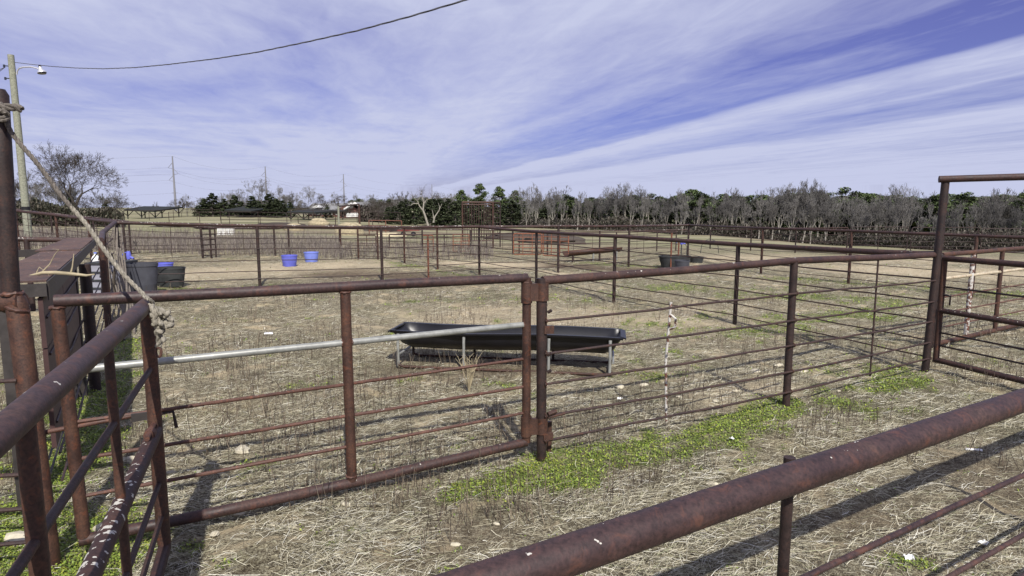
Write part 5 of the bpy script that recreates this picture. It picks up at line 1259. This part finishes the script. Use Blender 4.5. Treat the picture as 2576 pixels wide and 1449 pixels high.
# named, single trees
tree('oak', 205, 352, 64, 'large spreading bare oak against the sky at the left', wid=1.0, rz=1.2)
SING = [('b0', 62, 425, 75, 'thin bare tree just right of the utility pole'), ('b4', 120, 428, 72, 'dense bare tree left of the big oak trunk'), ('b2', 165, 440, 70, 'dark bare tree against the left of the big oak'), ('b2', 292, 482, 76, 'pale bushy bare tree at the right end of the left thicket'), ('b0', 262, 470, 80, 'slender bare tree right of the big oak'),
        ('b1', 478, 486, 110, 'small bare tree right of the leftmost pylon'), ('b4', 462, 495, 108, 'low dark bare tree under the leftmost pylon'), ('b0', 398, 506, 120, 'faint low bare tree behind the leftmost shelter'), ('b2', 500, 510, 118, 'faint low bare tree left of the evergreens'),
        ('c1', 541, 487, 104, 'dark pointed cedar, leftmost of the evergreen clump'), ('c0', 520, 500, 103, 'low cedar at the left foot of the evergreen clump'), ('b2', 602, 473, 112, 'round crowned bare tree behind the cedars'), ('c0', 597, 492, 103, 'cedar in the middle of the evergreen clump'), ('c2', 570, 500, 104, 'short cedar between two taller ones'),
        ('b2', 655, 448, 116, 'tall wide pale bare tree beside the second pylon'), ('c0', 640, 494, 102, 'reddish green cedar right of the clump middle'), ('c1', 682, 489, 100, 'large dark cedar behind the middle shelter'), ('c0', 700, 500, 99, 'dark cedar at the right end of the clump'),
        ('b1', 722, 463, 114, 'pale bare tree with a white snag'), ('b3', 738, 478, 116, 'thin bare tree right of the white snag'), ('b2', 788, 467, 118, 'pale bare tree left of the house'), ('b4', 812, 487, 108, 'dark dense bare tree in front of the house roof'), ('b4', 770, 505, 106, 'short dark bare tree at the left of the house'), ('b4', 866, 485, 120, 'dark dense bare tree beside the third pylon'), ('b1', 845, 480, 134, 'pale bare tree behind the house roof'), ('b1', 890, 484, 140, 'pale bare tree behind the house gable'), ('b4', 945, 500, 96, 'dark leafless tree right of the house'), ('b4', 975, 505, 92, 'dark leafless tree farther right of the house'), ('b2', 1010, 492, 96, 'grey bare tree left of the cedar wall'),
        ('p2', 1162, 483, 110, 'pine with a round top left of the hay rack'), ('p0', 1207, 467, 112, 'tallest pine, behind the hay rack'), ('p0', 1257, 474, 112, 'pine just right of the hay rack'), ('p2', 1296, 484, 112, 'short pine right of two taller ones'), ('b1', 1340, 458, 100, 'tall pale bare tree with a white trunk right of the pines'),
        ('b3', 1388, 478, 118, 'bare tree with a lavender crown right of the white trunk'), ('p1', 1425, 494, 108, 'rounded pine in the bare wood'), ('b0', 1562, 458, 110, 'tall narrow bare tree, left of a pair'), ('b3', 1592, 462, 108, 'tall narrow bare tree, right of a pair'), ('b1', 1525, 472, 112, 'pale slender bare tree left of the tall pair'),
        ('p1', 1757, 488, 104, 'large dark round pine in the middle of the wood'), ('b1', 1710, 478, 104, 'pale trunked bare tree left of the large dark pine'), ('b3', 1960, 458, 96, 'tall bare tree with pale trunk, left of the tall three'), ('b1', 1992, 456, 98, 'tall bare tree with pale trunk, middle of the tall three'), ('b3', 2035, 452, 96, 'tall wide bare tree, right of the tall three'),
        ('p1', 2118, 480, 110, 'rounded pine rising right of the three tall bare trees'), ('b1', 2160, 500, 98, 'leaning pale bare tree below the rounded pine'), ('b1', 2262, 474, 100, 'pale bare tree left of the portal post'), ('b0', 2515, 470, 104, 'bare tree with fine top at the far right'), ('p0', 2574, 483, 100, 'dark pine at the right edge'), ('p1', 2415, 492, 106, 'wide pine right of the portal post'), ('p1', 2350, 495, 106, 'pine just behind the portal post'), ('p2', 2180, 496, 108, 'low pine right of the rounded pine')]
for k_, u, vt, y, lb in SING: tree(k_, u, vt, y, lb, wid=1.7 if k_[0] == 'c' else 1.5 if k_ == 'p1' else 1.1)
# white leaning snag in front of the cedars
y = 70; q = Vector((X(1076, y), y, gz(X(1076, y), y))); t = thing('bare_tree', q, 'white barked leaning bare tree in front of the cedar wall', 'tree')
def wp(u, v): return Pd(u, v, y)
mb = MB().tube([wp(1077, 568), wp(1070, 545), wp(1064, 528), wp(1066, 510), wp(1062, 495), wp(1060, 480)], [.13, .11, .09, .07, .04, .015], 8)
mb.tube([wp(1066, 532), wp(1055, 518), wp(1050, 505), wp(1040, 497)], [.08, .06, .035, .015], 6).tube([wp(1052, 512), wp(1040, 512), wp(1032, 518)], [.06, .04, .02], 5).tube([wp(1066, 512), wp(1074, 502), wp(1088, 498)], [.07, .05, .02], 5).tube([wp(1051, 505), wp(1056, 498), wp(1058, 490)], [.04, .03, .01], 5)
mb.build('trunk', plain('snag bark', (.27, .25, .21), .95, .25, 3, 0, .1, 0), t)
mb = MB(); rs = random.Random(3)
for i in range(70):
    u0, v0 = rs.choice([(1060, 482), (1040, 497), (1032, 518), (1088, 498), (1058, 490), (1050, 505), (1070, 504)]); mb.tube([wp(u0, v0), Pd(u0 + rs.uniform(-16, 16), v0 - rs.uniform(2, 20), y + rs.uniform(-1, 1))], [.02, .006], 3)
mb.build('crown', M['twig'], t)
y = 68; q = Vector((X(1095, y), y, gz(X(1095, y), y))); t = thing('bare_tree', q, 'small pale forked bare sapling right of the leaning white tree', 'tree')
mb = MB().tube([wp(1090, 560), wp(1094, 545), wp(1104, 530), wp(1112, 512)], [.09, .07, .04, .015], 6).tube([wp(1092, 560), wp(1090, 540), wp(1086, 525)], [.06, .04, .01], 5).tube([wp(1104, 532), wp(1106, 520), wp(1102, 510)], [.04, .03, .01], 5)
mb.build('trunk', M['bark_pale'], t)
# cedar wall, woods
def row(kinds, us, vt, jit, y0, y1, label, group, wid=1.0, seed=1):
    rs = random.Random(seed)
    for u in us:
        tree(rs.choice(kinds), u + rs.uniform(-7, 7), vt(u) + rs.uniform(-jit, jit), rs.uniform(y0, y1), label, group, wid * rs.uniform(.85, 1.2))
row(['c0', 'c1', 'c2'], range(985, 1158, 13), lambda u: 503 if u > 1010 else 523, 6, 78, 90, 'dark cedar in the dense evergreen wall behind the far fence', 'cedars in the wall left of the hay rack', 1.55, 2)
row(['c0', 'c2', 'c1'], range(1150, 1330, 12), lambda u: 514, 9, 84, 98, 'dark cedar at the foot of the pines right of the hay rack', 'cedars below the pines', 1.5, 3)
row(['p1', 'p0', 'b2', 'p2'], range(890, 1150, 9), lambda u: 503, 4, 150, 170, 'distant pine in the low ridge behind the house', 'distant ridge pines', 1.9, 4)
row(['b1', 'b2', 'b0'], range(990, 1330, 17), lambda u: 486, 7, 118, 130, 'pale bare tree top showing above the evergreens', 'bare trees above the evergreens', 1.2, 5)
vtR = lambda u: float(np.interp(u, [1300, 1400, 1500, 1600, 1700, 1800, 1900, 2000, 2100, 2200, 2300, 2400, 2576], [488, 484, 492, 486, 480, 492, 492, 488, 490, 494, 494, 497, 490]))
SECT = [(1505, 'between the hay rack and the tall narrow pair'), (1757, 'left of the large dark round pine'), (1945, 'just right of the large dark round pine'), (2110, 'around the three tall bare trees'), (2370, 'between the tall three and the portal post'), (9999, 'right of the portal post')]
def wood(kinds, us, vt, jit, y0, y1, what, grp, wid=1.0, seed=1):
    rs = random.Random(seed)
    for u in us:
        k_ = rs.choice(kinds); sec = [n_ for e_, n_ in SECT if u < e_][0]; look = {'b0': 'grey', 'b5': 'grey', 'b2': 'low forking', 'b1': 'pale trunked', 'b3': 'pale trunked', 'b6': 'pale trunked'}.get(k_, '')
        tree(k_, u + rs.uniform(-7, 7), vt(u) + rs.uniform(-jit, jit), rs.uniform(y0, y1), ' '.join((look + ' ' + what + ' ' + sec).split()), grp + ' ' + sec, wid * rs.uniform(.85, 1.2))
wood(['b0', 'b1', 'b2', 'b3', 'b5', 'b6', 'b1', 'b6'], range(1310, 2650, 19), lambda u: vtR(u) - 8 - 16 * math.exp(-((u - 1580) / 45) ** 2) - 22 * math.exp(-((u - 2000) / 70) ** 2) - 8 * math.exp(-((u - 2260) / 40) ** 2) + 6 * math.sin(u / 37), 15, 100, 112, 'bare hardwood in the wood', 'bare hardwoods', 1.0, 6)
wood(['b3', 'b3', 'b1', 'b1', 'b6', 'b5'], range(1318, 2660, 33), lambda u: vtR(u) + 6, 14, 86, 96, 'bare hardwood in the wood', 'bare hardwoods', .95, 7)
wood(['p0', 'p1', 'p2', 'p1'], range(1400, 2700, 15), lambda u: vtR(u) + (18 if u < 1700 else 8), 9, 118, 136, 'dark pine in the wood', 'pines', 2.1, 8)
wood(['c0', 'c1', 'c2', 'c1'], range(1340, 2690, 14), lambda u: vtR(u) + 26, 13, 108, 118, 'dark young cedar in the wood', 'young cedars', 1.5, 9)
row(['b4', 'c2', 'b4'], [70, 95, 130, 180, 230, 270, 300], lambda u: 495, 14, 60, 70, 'low dark scrub tree in the thicket under the big oak', 'scrub trees in the left thicket', 1.3, 10)
row(['b0', 'b2'], [75, 100, 130, 160, 185], lambda u: 440 + abs(u - 150) * .3, 14, 70, 80, 'dense grey bare tree behind the left side of the big oak', 'bare trees behind the big oak', 1.2, 19)
row(['b4', 'b0'], range(-160, 60, 40), lambda u: 490, 14, 62, 72, 'bare scrub tree at the left edge behind the utility pole', 'scrub trees at the left edge', 1.2, 11)
row(['b4', 'c2', 'b4'], [783, 800, 822, 846, 862, 876, 936, 948], lambda u: 517, 6, 112, 118, 'dark leafless shrub tree close in front of the house', 'shrub trees in front of the house', 1.5, 17)
row(['b4', 'b2'], range(920, 1000, 12), lambda u: 520, 8, 84, 92, 'low bare scrub right of the house', 'scrub right of the house', 1.4, 13)
row(['c2', 'c0', 'b4'], range(505, 740, 12), lambda u: 512, 9, 103, 112, 'low scrub at the foot of the distant evergreen clump', 'scrub under the evergreen clump', 1.9, 14)
row(['b4', 'c2', 'b2', 'b4', 'c0'], [q_ for q_ in range(508, 1000, 8) if not 768 < q_ < 936], lambda u: float(np.interp(u, [500, 600, 700, 760, 900, 1000], [516, 506, 508, 516, 510, 506])), 7, 112, 124, 'tangled grey green scrub tree in the distant belt left of the cedar wall', 'scrub trees in the distant left belt', 1.5, 15)
row(['b2', 'b1', 'b0'], [q_ for q_ in range(455, 1000, 16) if not 768 < q_ < 936], lambda u: float(np.interp(u, [450, 520, 600, 760, 1000], [505, 498, 486, 496, 492])), 9, 120, 135, 'thin grey bare tree in the distant belt left of the cedar wall', 'bare trees in the distant left belt', 1.15, 16)
# brush along the foot of the woods
def brush(name, label, samples, hmax, cols, size, n):
    P_ = []; 
    us_, ys_, hs_ = samples
    x = (us_ - 1288) / F * ys_; z = g(x, ys_)
    hh = hs_ * (.55 + .45 * vnoise(x, ys_, .5, 61)) ; hh = np.maximum(hh, .3)
    zz2 = z + hh * rng.random(len(x)) ** .9
    pos = np.stack([x, ys_, zz2], -1); m = len(pos)
    col = np.array(cols)[rng.choice(len(cols), m)] * rng.uniform(.6, 1.4, m)[:, None]
    V, Fc, C = leaves(pos, rng.uniform(size * .5, size * 1.3, m), col, 1.1)
    o = bpy.data.objects.new(name, np_mesh(name, V, Fc, C, M['needle'])); COL.objects.link(o); tag(o, label, 'undergrowth', None, 'stuff')
n = 110000; us_ = rng.uniform(1290, 2700, n); 
ys_ = rng.uniform(90, 106, n) - 12 * np.clip((us_ - 2150) / 200, 0, 1)
brush('undergrowth', 'grey brown leafless undergrowth along the foot of the right wood', (us_, ys_, 2.3 + 1.2 * np.clip((us_ - 2100) / 200, 0, 1)), 3, [[.050, .044, .035], [.07, .06, .05], [.036, .038, .024], [.10, .088, .072]], .11, n)
n = 70000; us_ = rng.uniform(-200, 318, n); ys_ = rng.uniform(56, 66, n)
brush('thicket', 'dense dark olive thicket under the big oak', (us_, ys_, np.interp(us_, [-200, 60, 220, 280, 318], [3.0, 2.8, 2.8, 2.3, 1.0])), 3, [[.055, .052, .036], [.085, .074, .056], [.040, .042, .026]], .095, n)
n = 16000; us_ = rng.uniform(905, 1010, n); ys_ = rng.uniform(86, 98, n)
brush('undergrowth', 'dark tangled undergrowth between the house and the cedar wall', (us_, ys_, np.full(n, 2.2)), 3, [[.06, .055, .042], [.085, .07, .06]], .16, n)
print('objects', len(bpy.data.objects))
